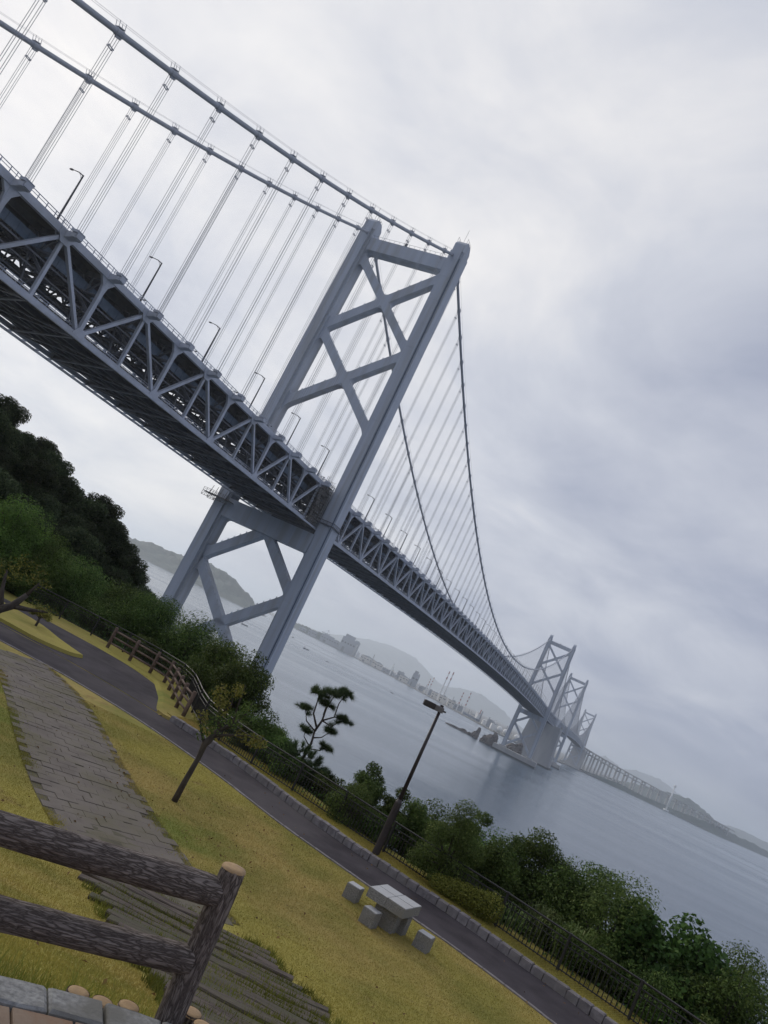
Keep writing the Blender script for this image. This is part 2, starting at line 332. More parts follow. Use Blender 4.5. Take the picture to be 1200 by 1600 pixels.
# bark of the fence logs: long dark cracks between rough plates, along each log's own axis
def bark_mat(name, c1, c2, c3):
    m_, t, b = base_mat(name); n = t.nodes.new; l = t.links.new
    tcn = n('ShaderNodeTexCoord'); oi = n('ShaderNodeObjectInfo')
    mp = n('ShaderNodeMapping'); mp.inputs['Scale'].default_value = (1, 1, 0.15); l(tcn.outputs['Object'], mp.inputs[0])
    ad = n('ShaderNodeVectorMath'); ad.operation = 'ADD'; l(mp.outputs[0], ad.inputs[0])
    cb = n('ShaderNodeCombineXYZ'); l(oi.outputs['Random'], cb.inputs[2]); l(cb.outputs[0], ad.inputs[1])
    nz = n('ShaderNodeTexNoise'); nz.inputs['Scale'].default_value = 22; nz.inputs['Detail'].default_value = 5; l(ad.outputs[0], nz.inputs['Vector'])
    wob = n('ShaderNodeMix'); wob.data_type = 'VECTOR'; wob.inputs['Factor'].default_value = 0.10; l(ad.outputs[0], wob.inputs['A']); l(nz.outputs['Color'], wob.inputs['B'])
    vo = n('ShaderNodeTexVoronoi'); vo.feature = 'DISTANCE_TO_EDGE'; vo.inputs['Scale'].default_value = 58; l(wob.outputs['Result'], vo.inputs['Vector'])
    r = n('ShaderNodeValToRGB'); l(vo.outputs['Distance'], r.inputs[0])
    r.color_ramp.elements[0].position = 0.0; r.color_ramp.elements[0].color = (0, 0, 0, 1)
    r.color_ramp.elements[1].position = 0.22; r.color_ramp.elements[1].color = (1, 1, 1, 1)
    n2_ = n('ShaderNodeTexNoise'); n2_.inputs['Scale'].default_value = 70; n2_.inputs['Detail'].default_value = 6; l(ad.outputs[0], n2_.inputs['Vector'])
    r2 = n('ShaderNodeValToRGB'); l(n2_.outputs['Fac'], r2.inputs[0]); r2.color_ramp.elements[0].position = 0.3; r2.color_ramp.elements[1].position = 0.72
    r2.color_ramp.elements[0].color = (*c2, 1); r2.color_ramp.elements[1].color = (*c3, 1)
    mxc = n('ShaderNodeMix'); mxc.data_type = 'RGBA'; l(r.outputs[0], mxc.inputs['Factor']); mxc.inputs['A'].default_value = (*c1, 1); l(r2.outputs[0], mxc.inputs['B'])
    l(mxc.outputs['Result'], b.inputs['Base Color']); b.inputs['Roughness'].default_value = 0.95; b.inputs['Specular IOR Level'].default_value = 0.15
    hm = n('ShaderNodeMath'); hm.operation = 'MULTIPLY_ADD'; l(r.outputs[0], hm.inputs[0]); hm.inputs[1].default_value = 1.0; l(n2_.outputs['Fac'], hm.inputs[2])
    bp = n('ShaderNodeBump'); bp.inputs['Strength'].default_value = 0.75; bp.inputs['Distance'].default_value = 0.008; l(hm.outputs[0], bp.inputs['Height']); l(bp.outputs[0], b.inputs['Normal'])
    return m_
M['bark'] = bark_mat('log_bark', (0.078, 0.063, 0.056), (0.150, 0.124, 0.110), (0.285, 0.245, 0.218))
# sea: grey-blue water, fine wind waves, long slicks of smoother water
def sea_mat():
    m_, t, b = base_mat('sea_water'); n = t.nodes.new; l = t.links.new
    b.inputs['Base Color'].default_value = (0.070, 0.110, 0.155, 1); b.inputs['Specular IOR Level'].default_value = 0.75; b.inputs['IOR'].default_value = 1.33
    g = n('ShaderNodeNewGeometry')
    def nz(scale, st, det, rot=0.9):
        mp = n('ShaderNodeMapping'); mp.inputs['Scale'].default_value = st; mp.inputs['Rotation'].default_value = (0, 0, rot); l(g.outputs['Position'], mp.inputs[0])
        k = n('ShaderNodeTexNoise'); k.inputs['Scale'].default_value = scale; k.inputs['Detail'].default_value = det; l(mp.outputs[0], k.inputs['Vector']); return k.outputs['Fac']
    sl = nz(0.0042, (0.45, 1.5, 1), 8, 0.75)
    mr_ = n('ShaderNodeMapRange'); mr_.inputs['From Min'].default_value = 0.35; mr_.inputs['From Max'].default_value = 0.65
    mr_.inputs['To Min'].default_value = 0.17; mr_.inputs['To Max'].default_value = 0.28; l(sl, mr_.inputs['Value']); l(mr_.outputs[0], b.inputs['Roughness'])
    m1 = n('ShaderNodeMath'); m1.operation = 'MULTIPLY_ADD'; l(nz(0.07, (0.5, 1.2, 1), 6), m1.inputs[0]); m1.inputs[1].default_value = 1.6; l(nz(0.45, (0.6, 1.2, 1), 6, 0.5), m1.inputs[2])
    m2 = n('ShaderNodeMath'); m2.operation = 'MULTIPLY'; l(m1.outputs[0], m2.inputs[0])
    m3 = n('ShaderNodeMapRange'); m3.inputs['From Min'].default_value = 0.3; m3.inputs['From Max'].default_value = 0.7; m3.inputs['To Min'].default_value = 0.45; m3.inputs['To Max'].default_value = 1.2; l(sl, m3.inputs['Value'])
    l(m3.outputs[0], m2.inputs[1])
    bp = n('ShaderNodeBump'); bp.inputs['Strength'].default_value = 0.36; bp.inputs['Distance'].default_value = 0.8; l(m2.outputs[0], bp.inputs['Height']); l(bp.outputs[0], b.inputs['Normal'])
    return m_
M['sea'] = sea_mat()
M['leaf_dark'] = leaf_mat('dark_evergreen_leaf', (0.046, 0.076, 0.018), (0.100, 0.148, 0.036), (0.19, 0.235, 0.06))
M['leaf_hill'] = leaf_mat('hill_wood_leaf', (0.028, 0.042, 0.018), (0.062, 0.082, 0.034), (0.10, 0.118, 0.048), cs=0.25)
M['leaf_mid'] = leaf_mat('mid_green_leaf', (0.062, 0.108, 0.025), (0.130, 0.195, 0.048), (0.22, 0.265, 0.08))
M['leaf_podo'] = leaf_mat('fine_green_leaf', (0.058, 0.088, 0.022), (0.125, 0.168, 0.045), (0.22, 0.25, 0.078))
M['leaf_big'] = leaf_mat('broad_vine_leaf', (0.042, 0.088, 0.022), (0.085, 0.160, 0.038), (0.16, 0.25, 0.06), 0.3)
M['leaf_bright'] = leaf_mat('bright_green_leaf', (0.075, 0.14, 0.030), (0.14, 0.23, 0.050), (0.20, 0.28, 0.075), 0.3)
M['leaf_yellow'] = leaf_mat('yellowing_leaf', (0.14, 0.16, 0.035), (0.27, 0.26, 0.06), (0.36, 0.30, 0.08), 0.3)
M['leaf_hedge'] = leaf_mat('hedge_leaf', (0.17, 0.20, 0.038), (0.30, 0.32, 0.065), (0.38, 0.37, 0.10), 0.25)
M['needle'] = leaf_mat('pine_needle', (0.040, 0.066, 0.026), (0.080, 0.118, 0.042), (0.13, 0.155, 0.06), 0.15)
M['weed'] = leaf_mat('tall_weed_blade', (0.11, 0.16, 0.05), (0.20, 0.25, 0.09), (0.33, 0.34, 0.17), 0.3)
M['blade'] = grass_mat('lawn_blade', True)
M['tuft'] = leaf_mat('green_tuft_blade', (0.15, 0.185, 0.034), (0.235, 0.25, 0.05), (0.33, 0.30, 0.08), 0.25, cs=0.8)

# ------------------------------------------------------------------ the setting: sea, land, hills
mb = MB()
S = 25000
mb.add([(-S, -S, 0), (S, -S, 0), (S, S, 0), (-S, S, 0)], [(0, 1, 2, 3)])
tag(mb.build('sea', M['sea']), kind='structure')

KERB = smooth_poly([(14.5, 13.2), (11.9, 16.6), (9.45, 19.48), (7.71, 21.12), (6.0, 22.58), (4.38, 23.59), (2.24, 25.24), (1.04, 26.44), (-0.48, 28.01), (-1.7, 28.95), (-2.9, 29.75), (-3.75, 30.26)])
NEAR = smooth_poly([(13.2, 11.6), (10.4, 15.0), (7.87, 17.95), (6.05, 19.68), (4.86, 20.56), (3.62, 21.58), (1.22, 23.35), (-1.05, 25.47), (-3.68, 27.45), (-6.19, 28.75), (-8.9, 29.6), (-14, 30.3), (-30, 31.5)])
FAR = smooth_poly([(14.5, 13.2), (11.9, 16.6), (9.45, 19.48), (7.71, 21.12), (6.0, 22.58), (4.38, 23.59), (2.24, 25.24), (1.04, 26.44), (-0.48, 28.01), (-1.7, 28.95), (-2.9, 29.75), (-4.37, 30.6), (-5.93, 31.4), (-8.06, 32.2), (-10.6, 32.9), (-15, 33.6), (-30, 35.2)])
EDGE = [(30, -8), (19, 9), (13.4, 16.4), (9.91, 20.51), (8.75, 21.43), (7.64, 22.5), (5.2, 24.3), (2.92, 26.03), (1.54, 27.09), (0.34, 27.76), (-0.91, 28.78), (-2.4, 30.4), (-3.3, 32.3), (-4.1, 35.3), (-5.3, 38.7), (-7.4, 40.5), (-9.1, 41.2), (-13, 42.2), (-20, 43.8), (-34, 46), (-60, 50)]
def zg(y):            # the bank from the terrace down to the lawn (relative to the eye)
    ks = [(-30, -2.3), (4.4, -2.30), (6, -2.85), (8, -3.58), (11, -4.48), (14, -5.05), (16, -5.2), (300, -5.2)]
    X = [k[0] for k in ks]; Y = [k[1] for k in ks]
    return sum(np.interp(np.asarray(y)+d, X, Y) for d in (-0.8, -0.4, 0, 0.4, 0.8))/5.0
def edge_dist(x, y):  # signed distance beyond the cliff edge
    best = np.full(x.shape, 1e9); sg = np.ones(x.shape)
    for (ax, ay), (bx, by) in zip(EDGE, EDGE[1:]):
        dx, dy = bx-ax, by-ay; L2 = dx*dx+dy*dy
        t = np.clip(((x-ax)*dx+(y-ay)*dy)/L2, 0, 1)
        d = np.hypot(x-ax-t*dx, y-ay-t*dy); s = (dx*(y-ay)-dy*(x-ax))
        k = d < best; best = np.where(k, d, best); sg = np.where(k, np.where(s < 0, 1, -1), sg)
    return best*sg
def wob(x, y, s=1.0):
    return np.sin(x*0.23*s+1.3)*np.cos(y*0.19*s+0.4)+0.5*np.sin(x*0.57*s-y*0.41*s)+0.3*np.sin(x*1.1*s+y*0.93*s+2)
def height(x, y):
    x = np.asarray(x, float); y = np.asarray(y, float)
    s = edge_dist(x, y); base = zg(y)
    drop = np.maximum(s-1.0, 0)
    land = base-np.where(drop > 0, 0.42*drop+0.012*drop**2, 0)+np.where(drop > 1.5, 0.35*wob(x, y), 0)
    hill = np.interp(x, [-130, -80, -60, -42, -30, -23, -17, -9, 2, 10], [14, 12, 8.5, 4.2, 0.2, -3.2, -8.0, -18, -38, -50])
    hill = hill-6.0*((y-75)/26)**2+0.6*wob(x, y, 0.5)
    return np.maximum(np.maximum(land, np.where(s > 0.5, hill, -99)), -46.0)
def axis(*seg):
    o = []
    for a, b, st in seg: o += list(np.arange(a, b, st))
    return np.array(o+[seg[-1][1]])
gx = axis((-140, -40, 5), (-40, -16, 1.5), (-16, 16, 0.5), (16, 60, 2)); gy = axis((-14, 4, 2), (4, 17, 0.5), (17, 48, 0.75), (48, 110, 2), (110, 200, 6))
GX, GY = np.meshgrid(gx, gy); GZ = height(GX, GY)
# keep the ground just under the terrace, where the paving lies
nx_, ny_ = len(gx), len(gy); idx = np.arange(nx_*ny_).reshape(ny_, nx_)
Fq = np.stack([idx[:-1, :-1], idx[:-1, 1:], idx[1:, 1:], idx[1:, :-1]], -1).reshape(-1, 4)
def ground_mat():     # lawn on the flat, bare soil under the scrub beyond the edge
    return M['lawn']
me = np_mesh('ground', np.stack([GX, GY, CAMZ+GZ], -1).reshape(-1, 3), Fq, M['lawn'], True)
me.materials.append(M['soil'])
cxm = (GX[:-1, :-1]+GX[1:, 1:])/2; cym = (GY[:-1, :-1]+GY[1:, 1:])/2
me.polygons.foreach_set('material_index', (edge_dist(cxm, cym) > 0.9).astype(np.int32).ravel())
tag(put('ground', me), kind='structure')

# industrial land across the strait, and hills: height fields that fall away on every side
def flat_land(name, poly, z, mat, kind='structure'):
    mb = MB(); n = len(poly)
    mb.v = [(x, y, z) for x, y in poly]+[(x, y, -0.5) for x, y in poly]
    mb.f = [tuple(range(n))]+[(i, i+n, (i+1) % n+n, (i+1) % n) for i in range(n)]
    return tag(mb.build(name, mat), kind=kind)
SHORE = [(-260, 4420), (-130, 4200), (40, 4120), (140, 4060), (350, 3660), (470, 2960), (560, 2360), (640, 2310), (760, 2420), (960, 2790), (1180, 3010), (1400, 3180), (1660, 3230), (2100, 3680), (2600, 4260), (3600, 5200)]
flat_land('far_shore', SHORE+[(5200, 9000), (-900, 9000)], 3.2, M['farland'])
def ridge(name, pts, depth, mat, seed=0, n=90, rough=0.12, base=0.0):
    """pts: (x, y, height) along the crest; the flanks fall to the base on both sides."""
    pts = np.array(pts, float); d = np.r_[0, np.cumsum(np.hypot(*np.diff(pts[:, :2], axis=0).T))]
    t = np.linspace(0, d[-1], n); X = np.interp(t, d, pts[:, 0]); Y = np.interp(t, d, pts[:, 1]); H = np.interp(t, d, pts[:, 2])
    k = np.ones(5)/5; H = np.convolve(np.pad(H, 2, 'edge'), k, 'valid')
    r_ = np.random.default_rng(seed); nn = np.convolve(r_.normal(size=n+8), np.ones(5)/5, 'valid')[:n]
    H = H*(1+rough*nn)
    m_ = 25; u = np.linspace(-1, 1, m_); V = []
    for i in range(n):
        tx = X[min(i+1, n-1)]-X[max(i-1, 0)]; ty = Y[min(i+1, n-1)]-Y[max(i-1, 0)]; l = math.hypot(tx, ty)
        px, py = -ty/l, tx/l
        for j, q in enumerate(u):
            prof = (1-abs(q))**1.15*(1+0.10*math.sin(i*0.9+j*1.7)*(abs(q) > 0.05)+0.08*math.sin(i*0.37-j*0.8+seed)*(abs(q) > 0.05))
            V.append((X[i]+px*q*depth, Y[i]+py*q*depth, base-2+(H[i]+2)*max(prof, 0)))
    ix = np.arange(n*m_).reshape(n, m_)
    Fq = np.stack([ix[:-1, :-1], ix[:-1, 1:], ix[1:, 1:], ix[1:, :-1]], -1).reshape(-1, 4)
    return tag(put(name, np_mesh(name, V, Fq, mat, True)), kind='structure')
def crest(D, angs, extra=0.0):      # (x/y, z/y above the eye) at distance D
    return [(a*D, D, max(CAMZ+s*D+extra, 1)) for a, s in angs]
ridge('wooded_island_hill', crest(3300, [(-0.34, -0.013), (-0.30, 0.004), (-0.262, 0.002), (-0.24, 0.007), (-0.215, 0.009), (-0.19, 0.0125), (-0.163, 0.0145), (-0.14, 0.0155), (-0.12, 0.0075), (-0.098, -0.002), (-0.078, -0.0125)]), 330, M['farveg'], 3, 120, 0.10)
ridge('mountain', crest(13500, [(-0.04, -0.004), (0.0, 0.0), (0.03, 0.011), (0.06, 0.019), (0.078, 0.022), (0.095, 0.023), (0.112, 0.0215), (0.135, 0.012), (0.16, 0.004), (0.2, -0.004)]), 1500, M['farveg'], 5, 80, 0.05)
ridge('mountain', crest(12500, [(0.10, -0.004), (0.15, 0.002), (0.175, 0.0105), (0.195, 0.0165), (0.215, 0.0155), (0.235, 0.010), (0.255, 0.004), (0.29, -0.004)]), 1200, M['farveg'], 8, 80, 0.05)
ridge('mountain', crest(12000, [(0.345, -0.003), (0.362, 0.005), (0.376, 0.0145), (0.388, 0.013), (0.402, 0.004), (0.42, -0.004)]), 900, M['farveg'], 9, 60, 0.05)
ridge('mountain', crest(12500, [(0.38, -0.003), (0.405, 0.010), (0.425, 0.0165), (0.443, 0.018), (0.458, 0.0165), (0.475, 0.012), (0.50, 0.006), (0.53, -0.002)]), 1300, M['farveg'], 12, 70, 0.05)
ridge('coastal_hill', crest(4700, [(0.40, -0.006), (0.43, 0.001), (0.46, 0.0075), (0.48, 0.0105), (0.495, 0.0115), (0.508, 0.0095), (0.522, 0.004), (0.54, -0.001), (0.56, -0.005), (0.60, -0.0085)]), 420, M['farveg'], 14, 100, 0.08)
ridge('coastal_hill', crest(8600, [(0.50, -0.004), (0.535, 0.001), (0.56, 0.0055), (0.58, 0.0060), (0.60, 0.005), (0.62, 0.0065), (0.66, 0.004), (0.72, -0.003)]), 700, M['farveg'], 16, 80, 0.08)
ridge('wooded_headland', [(1050, 2960, 4), (1180, 3080, 12), (1330, 3200, 13), (1500, 3260, 14), (1700, 3330, 26), (1900, 3560, 34), (2150, 3830, 30), (2450, 4160, 28), (2800, 4500, 26), (3300, 5000, 20)], 75, M['farveg'], 21, 140, 0.25, 2)
ridge('wooded_headland', [(-250, 4430, 14), (-130, 4300, 30), (-60, 4290, 34), (20, 4260, 26), (90, 4230, 12)], 60, M['farveg'], 22, 60, 0.2, 2)

# ------------------------------------------------------------------ the bridges
BROT = -0.3711; BLOC = Vector((-32.77, 273.96, 0))
def BW(x, y, z):       # bridge coordinates (y along the axis, 0 at the near tower) to world
    c, s = math.cos(BROT), math.sin(BROT); return Vector((BLOC.x+x*c-y*s, BLOC.y+x*s+y*c, z))
H = 12.9; SPAN = 990.0
def zb(y):
    if y < 0: return 73.8+0.0064*y
    if y > SPAN: return 73.8-0.0064*(y-SPAN)
    return 73.8+4.7*(1-((y-495)/495)**2)
def zcable(y, top=183.4):
    if y < 0: return top+0.491*y+0.000414*y*y
    if y > SPAN: q = -(y-SPAN); return top+0.491*q+0.000414*q*q
    return top-86+86*((y-495)/495)**2
bridge = empty('suspension_bridge', BLOC, BROT)
tag(bridge, 'long grey double-deck suspension bridge with two braced steel towers, nearest to the park', 'bridge', 'suspension bridges over the strait')
LEGW, LEGD, NT = 5.4, 7.6, 0.95
def legx(z): return 20.99+(18.37-20.99)*z/184
def leg_profile(inset=0.0):
    a, b, n_ = LEGW/2-inset, LEGD/2-inset, NT
    return [(-a+n_, -b), (a-n_, -b), (a-n_, -b+n_), (a, -b+n_), (a, b-n_), (a-n_, b-n_), (a-n_, b), (-a+n_, b), (-a+n_, b-n_), (-a, b-n_), (-a, -b+n_), (-a+n_, -b+n_)]
def isect(P, d, Q, e_):
    den = d[0]*e_[1]-d[1]*e_[0]; t = ((Q[0]-P[0])*e_[1]-(Q[1]-P[1])*e_[0])/den
    return (P[0]+d[0]*t, P[1]+d[1]*t)
def fillet(mb, P, d1, d2, L, y0, y1):
    def nrm(d): l = math.hypot(*d); return (d[0]/l, d[1]/l)
    d1, d2 = nrm(d1), nrm(d2); A = (P[0]+d1[0]*L, P[1]+d1[1]*L); B = (P[0]+d2[0]*L, P[1]+d2[1]*L); poly = [P]
    for k in range(7):
        t = k/6; poly.append(tuple((1-t)**2*A[i]+2*t*(1-t)*P[i]+t*t*B[i] for i in (0, 1)))
    mb.prism(poly, y0, y1)
def tower(parent, y, top=184.0, lift=0.0, detail=True):
    def X(z): return legx(z*184.0/top)
    k = top/184.0
    for sgn in (1, -1):
        mb = MB(); pr = leg_profile(); z = 9.0; st = []
        while z < top-1:
            st += [(z, 0.0), (min(z+9.4, top-0.2), 0.0)]
            if detail: st += [(min(z+9.45, top-0.15), 0.05), (min(z+9.58, top-0.1), 0.05)]
            z += 9.63
        b0 = 0; rings = []
        for zz_, ins in st:
            rings.append([(sgn*X(zz_)+px, y+py, zz_) for px, py in leg_profile(ins)])
        n_ = 12
        for r_ in rings: mb.v += r_
        for i in range(len(rings)-1):
            for j in range(n_):
                j2 = (j+1) % n_; mb.f.append((i*n_+j, i*n_+j2, (i+1)*n_+j2, (i+1)*n_+j))
        mb.f.append(tuple(range(n_))[::-1])
        leg = mb.build('tower_leg', M['steel'], parent)
        mb = MB(); a, b = LEGW/2-0.7, LEGD/2-0.3; cx_ = sgn*X(top)
        lv = [(top-0.3, b, b), (top+2.6, b, b), (top+4.2, b-1.6, b-1.6), (top+4.5, b-2.0, b-2.0)]
        for zz_, f_, g_ in lv: mb.v += [(cx_-a, y-f_, zz_), (cx_+a, y-f_, zz_), (cx_+a, y+g_, zz_), (cx_-a, y+g_, zz_)]
        for i in range(3):
            for j in range(4): j2 = (j+1) % 4; mb.f.append((i*4+j, i*4+j2, (i+1)*4+j2, (i+1)*4+j))
        mb.f += [(12, 13, 14, 15)]
        mb.build('saddle_housing', M['steel'], leg)
        if detail:
            mb = MB(); mb.tube([(cx_, y-1.8, top+4.5), (cx_, y-1.8, top+9.5)], 0.06, 5); mb.tube([(cx_+0.8, y+1.5, top+4.4), (cx_+0.8, y+1.5, top+6)], 0.12, 6)
            for q in (-1, 1):
                for yy in (-3, -1.5, 0, 1.5): mb.bar((cx_+q*1.8, y+yy, top+3.4), (cx_+q*1.8, y+yy, top+5.3), 0.08, 0.08)
                mb.bar((cx_+q*1.8, y-3, top+5.2), (cx_+q*1.8, y+1.5, top+5.2), 0.07, 0.07)
            mb.build('mast_and_rail', M['darksteel'], leg)
            mb = MB()       # joint pipe down the outer groove
            mb.tube([(sgn*(X(z_)+LEGW/2-NT+0.25), y-LEGD/2+NT-0.2, z_) for z_ in (12, 60, 120, top-3)], 0.16, 6)
            mb.build('service_pipe', M['bluegirder'], leg)
    # cross beam at the top
    mb = MB(); th = 2.5; iw = X(top)-LEGW/2+0.5
    mb.prism([(-iw, 175.6*k), (iw, 175.6*k), (iw, 180.6*k), (-iw, 180.6*k)], y-th, y+th)
    xi = X(175*k)-LEGW/2
    for s in (1, -1): fillet(mb, (s*xi, 175.6*k), (-s, 0), (0, -1), 2.2, y-th+0.2, y+th-0.2)
    cb = mb.build('cross_beam', M['steel'], parent)
    if detail:
        mb = MB()
        for i in range(-7, 8): mb.bar((i*2.1, y-th+0.2, 180.6), (i*2.1, y-th+0.2, 181.7), 0.06, 0.06)
        mb.bar((-15.4, y-th+0.2, 181.7), (15.4, y-th+0.2, 181.7), 0.06, 0.06); mb.box((-1.5, y-th+0.4, 181.2), (0.8, 0.6, 1.4))
        mb.build('hand_rail', M['darksteel'], cb)
    # deck beam
    mb = MB(); iw = X(68)-LEGW/2+0.4
    mb.prism([(-iw, 64.6+lift), (iw, 64.6+lift), (iw, 71.2+lift), (-iw, 71.2+lift)], y-3.1, y+3.1)
    for s in (1, -1): fillet(mb, (s*(iw-0.4), 64.6+lift), (-s, 0), (0, -1), 2.0, y-2.6, y+2.6)
    mb.build('deck_beam', M['steel'], parent)
    WD, TH = 3.1, 1.75
    def brace(z0, x0, z1, x1):
        mb = MB(); P, Q = (x0, z0), (x1, z1); d = (x1-x0, z1-z0); l = math.hypot(*d); nn = (-d[1]/l*WD/2, d[0]/l*WD/2)
        mb.prism([(P[0]+nn[0], P[1]+nn[1]), (Q[0]+nn[0], Q[1]+nn[1]), (Q[0]-nn[0], Q[1]-nn[1]), (P[0]-nn[0], P[1]-nn[1])], y-TH, y+TH)
        for (E_, dd) in ((P, d), (Q, (-d[0], -d[1]))):       # rounded haunches where the brace meets a leg
            if abs(E_[0]) < 5: continue
            s = 1 if E_[0] > 0 else -1; zi = E_[1]; face = (s*(X(zi)-LEGW/2), zi); fd = ((X(184*k)-X(0))/(184*k)*s, 1.0)
            for q in (1, -1):
                c_ = isect((E_[0]+nn[0]*q, E_[1]+nn[1]*q), d, face, fd)
                up = 1 if c_[1] > isect(E_, d, face, fd)[1] else -1
                fillet(mb, c_, dd, (fd[0]*up, fd[1]*up), 3.0 if up*(dd[1]) < 0 else 2.2, y-TH, y+TH)
        if detail:
            for i in range(2, 10):
                t = i/11; px, pz = P[0]+d[0]*t, P[1]+d[1]*t; s2 = 1 if nn[1] > 0 else -1
                mb.box((px+nn[0]*s2, y-TH+0.2, pz+nn[1]*s2+0.25), (0.22, 0.22, 0.7))
        return mb.build('brace', M['steel'], parent)
    for a, b in ((174*k, 142*k), (142*k, 110*k)):
        xa, xb = X(a)-1, X(b)-1
        brace(a, -xa, b, xb)
        c_ = (a+b)/2; o2 = 0.35
        TH -= 0.012; brace(a, xa, b, -xb); TH += 0.012
        mb = MB()
        dA = (xa+xb, b-a); dB = (-(xa+xb), b-a)
        for d1, d2 in (((dA[0], dA[1]), (dB[0], dB[1])), ((-dA[0], -dA[1]), (dB[0], dB[1])), ((-dA[0], -dA[1]), (-dB[0], -dB[1])), ((dA[0], dA[1]), (-dB[0], -dB[1]))):
            def nn_(d, q): l = math.hypot(*d); return (-d[1]/l*WD/2*q, d[0]/l*WD/2*q)
            cr = d1[0]*d2[1]-d1[1]*d2[0]; q = 1 if cr > 0 else -1
            n1_, n2_ = nn_(d1, q), nn_(d2, -q)
            fillet(mb, isect((n1_[0], c_+n1_[1]), d1, (n2_[0], c_+n2_[1]), d2), d1, d2, 1.8, y-TH+0.05, y+TH-0.05)
        mb.build('node_gusset', M['steel'], parent)
    zl = lift
    for s in (1, -1):
        brace(66+zl, 0, 49+zl*0.6, s*(X(49)-1)); brace(49+zl*0.6, s*(X(49)-1), 32+zl*0.3, 0); brace(32+zl*0.3, 0, 13, s*(X(13)-1))
    return X
def pier(parent, y, w=33, d=13, zt=9.0):
    mb = MB(); mb.box((0, y, (zt+2.6)/2), (2*w, 2*d, zt-2.6)); p_ = mb.build('pier', M['conc'], parent)
    for s in (1, -1):
        mb = MB(); mb.box((s*20.7, y, zt+0.9), (10, 12, 1.8)); mb.build('pedestal', M['conc'], p_)
    mb = MB(); mb.box((0, y, 0.3), (2*w+1.6, 2*d+1.6, 4.6)); mb.build('tidal_band', M['wetconc'], p_)
tower(bridge, 0.0); tower(bridge, SPAN)
pier(bridge, 0.0); pier(bridge, SPAN)

ND = sorted([-(10.82+13.279*k) for k in range(16)]+[0.0]+[10.82+13.2656*k for k in range(74)]+[SPAN]+[SPAN+10.82+13.279*k for k in range(19)])
i0 = ND.index(-10.82)
isT = [((i-i0) % 2 == 0) for i in range(len(ND))]
YS = sorted(set(ND))
# chords, deck, rails: continuous along the whole bridge
for s in (1, -1):
    mb = MB(); mb.sweep([(s*15-0.5, H-0.55), (s*15+0.5, H-0.55), (s*15+0.5, H+0.55), (s*15-0.5, H+0.55)], YS, zb); mb.build('top_chord', M['truss'], bridge)
    mb = MB(); mb.sweep([(s*15-0.5, -0.5), (s*15+0.5, -0.5), (s*15+0.5, 0.5), (s*15-0.5, 0.5)], YS, zb); mb.build('bottom_chord', M['truss'], bridge)
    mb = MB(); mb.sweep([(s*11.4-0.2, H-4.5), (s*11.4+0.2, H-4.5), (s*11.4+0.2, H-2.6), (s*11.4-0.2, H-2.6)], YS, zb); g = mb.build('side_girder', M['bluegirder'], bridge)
    mb = MB()
    ysr = [y for y in np.arange(-200, 130, 2.655)]
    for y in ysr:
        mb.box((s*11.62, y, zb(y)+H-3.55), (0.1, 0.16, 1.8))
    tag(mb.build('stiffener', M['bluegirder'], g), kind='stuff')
    # parapet rail on the road deck
    mb = MB()
    for dz, t_ in ((0.95, 0.10), (1.45, 0.12)):
        mb.sweep([(s*14.9-t_/2, H+0.6+dz-t_/2), (s*14.9+t_/2, H+0.6+dz-t_/2), (s*14.9+t_/2, H+0.6+dz+t_/2), (s*14.9-t_/2, H+0.6+dz+t_/2)], YS, zb)
    mb.sweep([(s*14.9-0.12, H+0.56), (s*14.9+0.12, H+0.56), (s*14.9+0.12, H+1.0), (s*14.9-0.12, H+1.0)], YS, zb)
    y = -205.0
    while y < 420: mb.bar((s*14.9, y, zb(y)+H+0.6), (s*14.9, y, zb(y)+H+2.05), 0.10, 0.14); y += 2.2129
    mb.build('parapet_rail', M['truss'], bridge)
    # service walkway along the bottom chord and its hand rail
    mb = MB(); mb.sweep([(s*13.2-0.8, 0.55), (s*13.2+0.8, 0.55), (s*13.2+0.8, 0.7), (s*13.2-0.8, 0.7)], YS, zb)
    wk = mb.build('walkway', M['darksteel'], bridge)
    mb = MB()
    for dx in (-0.75, 0.75):
        for dz in (1.3, 1.85): mb.sweep([(s*13.2+dx-0.05, dz-0.05), (s*13.2+dx+0.05, dz-0.05), (s*13.2+dx+0.05, dz+0.05), (s*13.2+dx-0.05, dz+0.05)], YS, zb)
        y = -205.0
        while y < 260: mb.bar((s*13.2+dx, y, zb(y)+0.7), (s*13.2+dx, y, zb(y)+1.9), 0.07, 0.07); y += 2.2129
    mb.build('hand_rail', M['truss'], wk)
    # gantry rail hung outside the bottom chord
    mb = MB(); mb.sweep([(s*17.0-0.22, -1.0), (s*17.0+0.22, -1.0), (s*17.0+0.22, -0.45), (s*17.0-0.22, -0.45)], YS, zb); gr = mb.build('gantry_rail', M['truss'], bridge)
    mb = MB(); y = -205.0; mb.bar((s*15.2, 0, -0.45), (s*17.0, 0, -0.7), 0.34, 0.3); stub = mb.mesh('rail_stub', M['truss'])
    while y < 300: put('rail_stub', stub, gr, (0, y, zb(y))); y += 4.4258
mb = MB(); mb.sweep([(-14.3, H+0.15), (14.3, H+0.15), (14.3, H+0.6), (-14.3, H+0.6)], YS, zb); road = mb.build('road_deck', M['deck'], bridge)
for x in (-9.5, -6.5, -3.2, 0.05, 3.2, 6.5, 9.5):
    mb = MB(); mb.sweep([(x-0.18, H-1.1), (x+0.18, H-1.1), (x+0.18, H+0.15), (x-0.18, H+0.15)], YS, zb); mb.build('stringer', M['darksteel'], road)
mb = MB(); mb.sweep([(-11.2, 0.62), (11.2, 0.62), (11.2, 1.0), (-11.2, 1.0)], YS, zb); rd = mb.build('rail_deck', M['deck'], bridge)
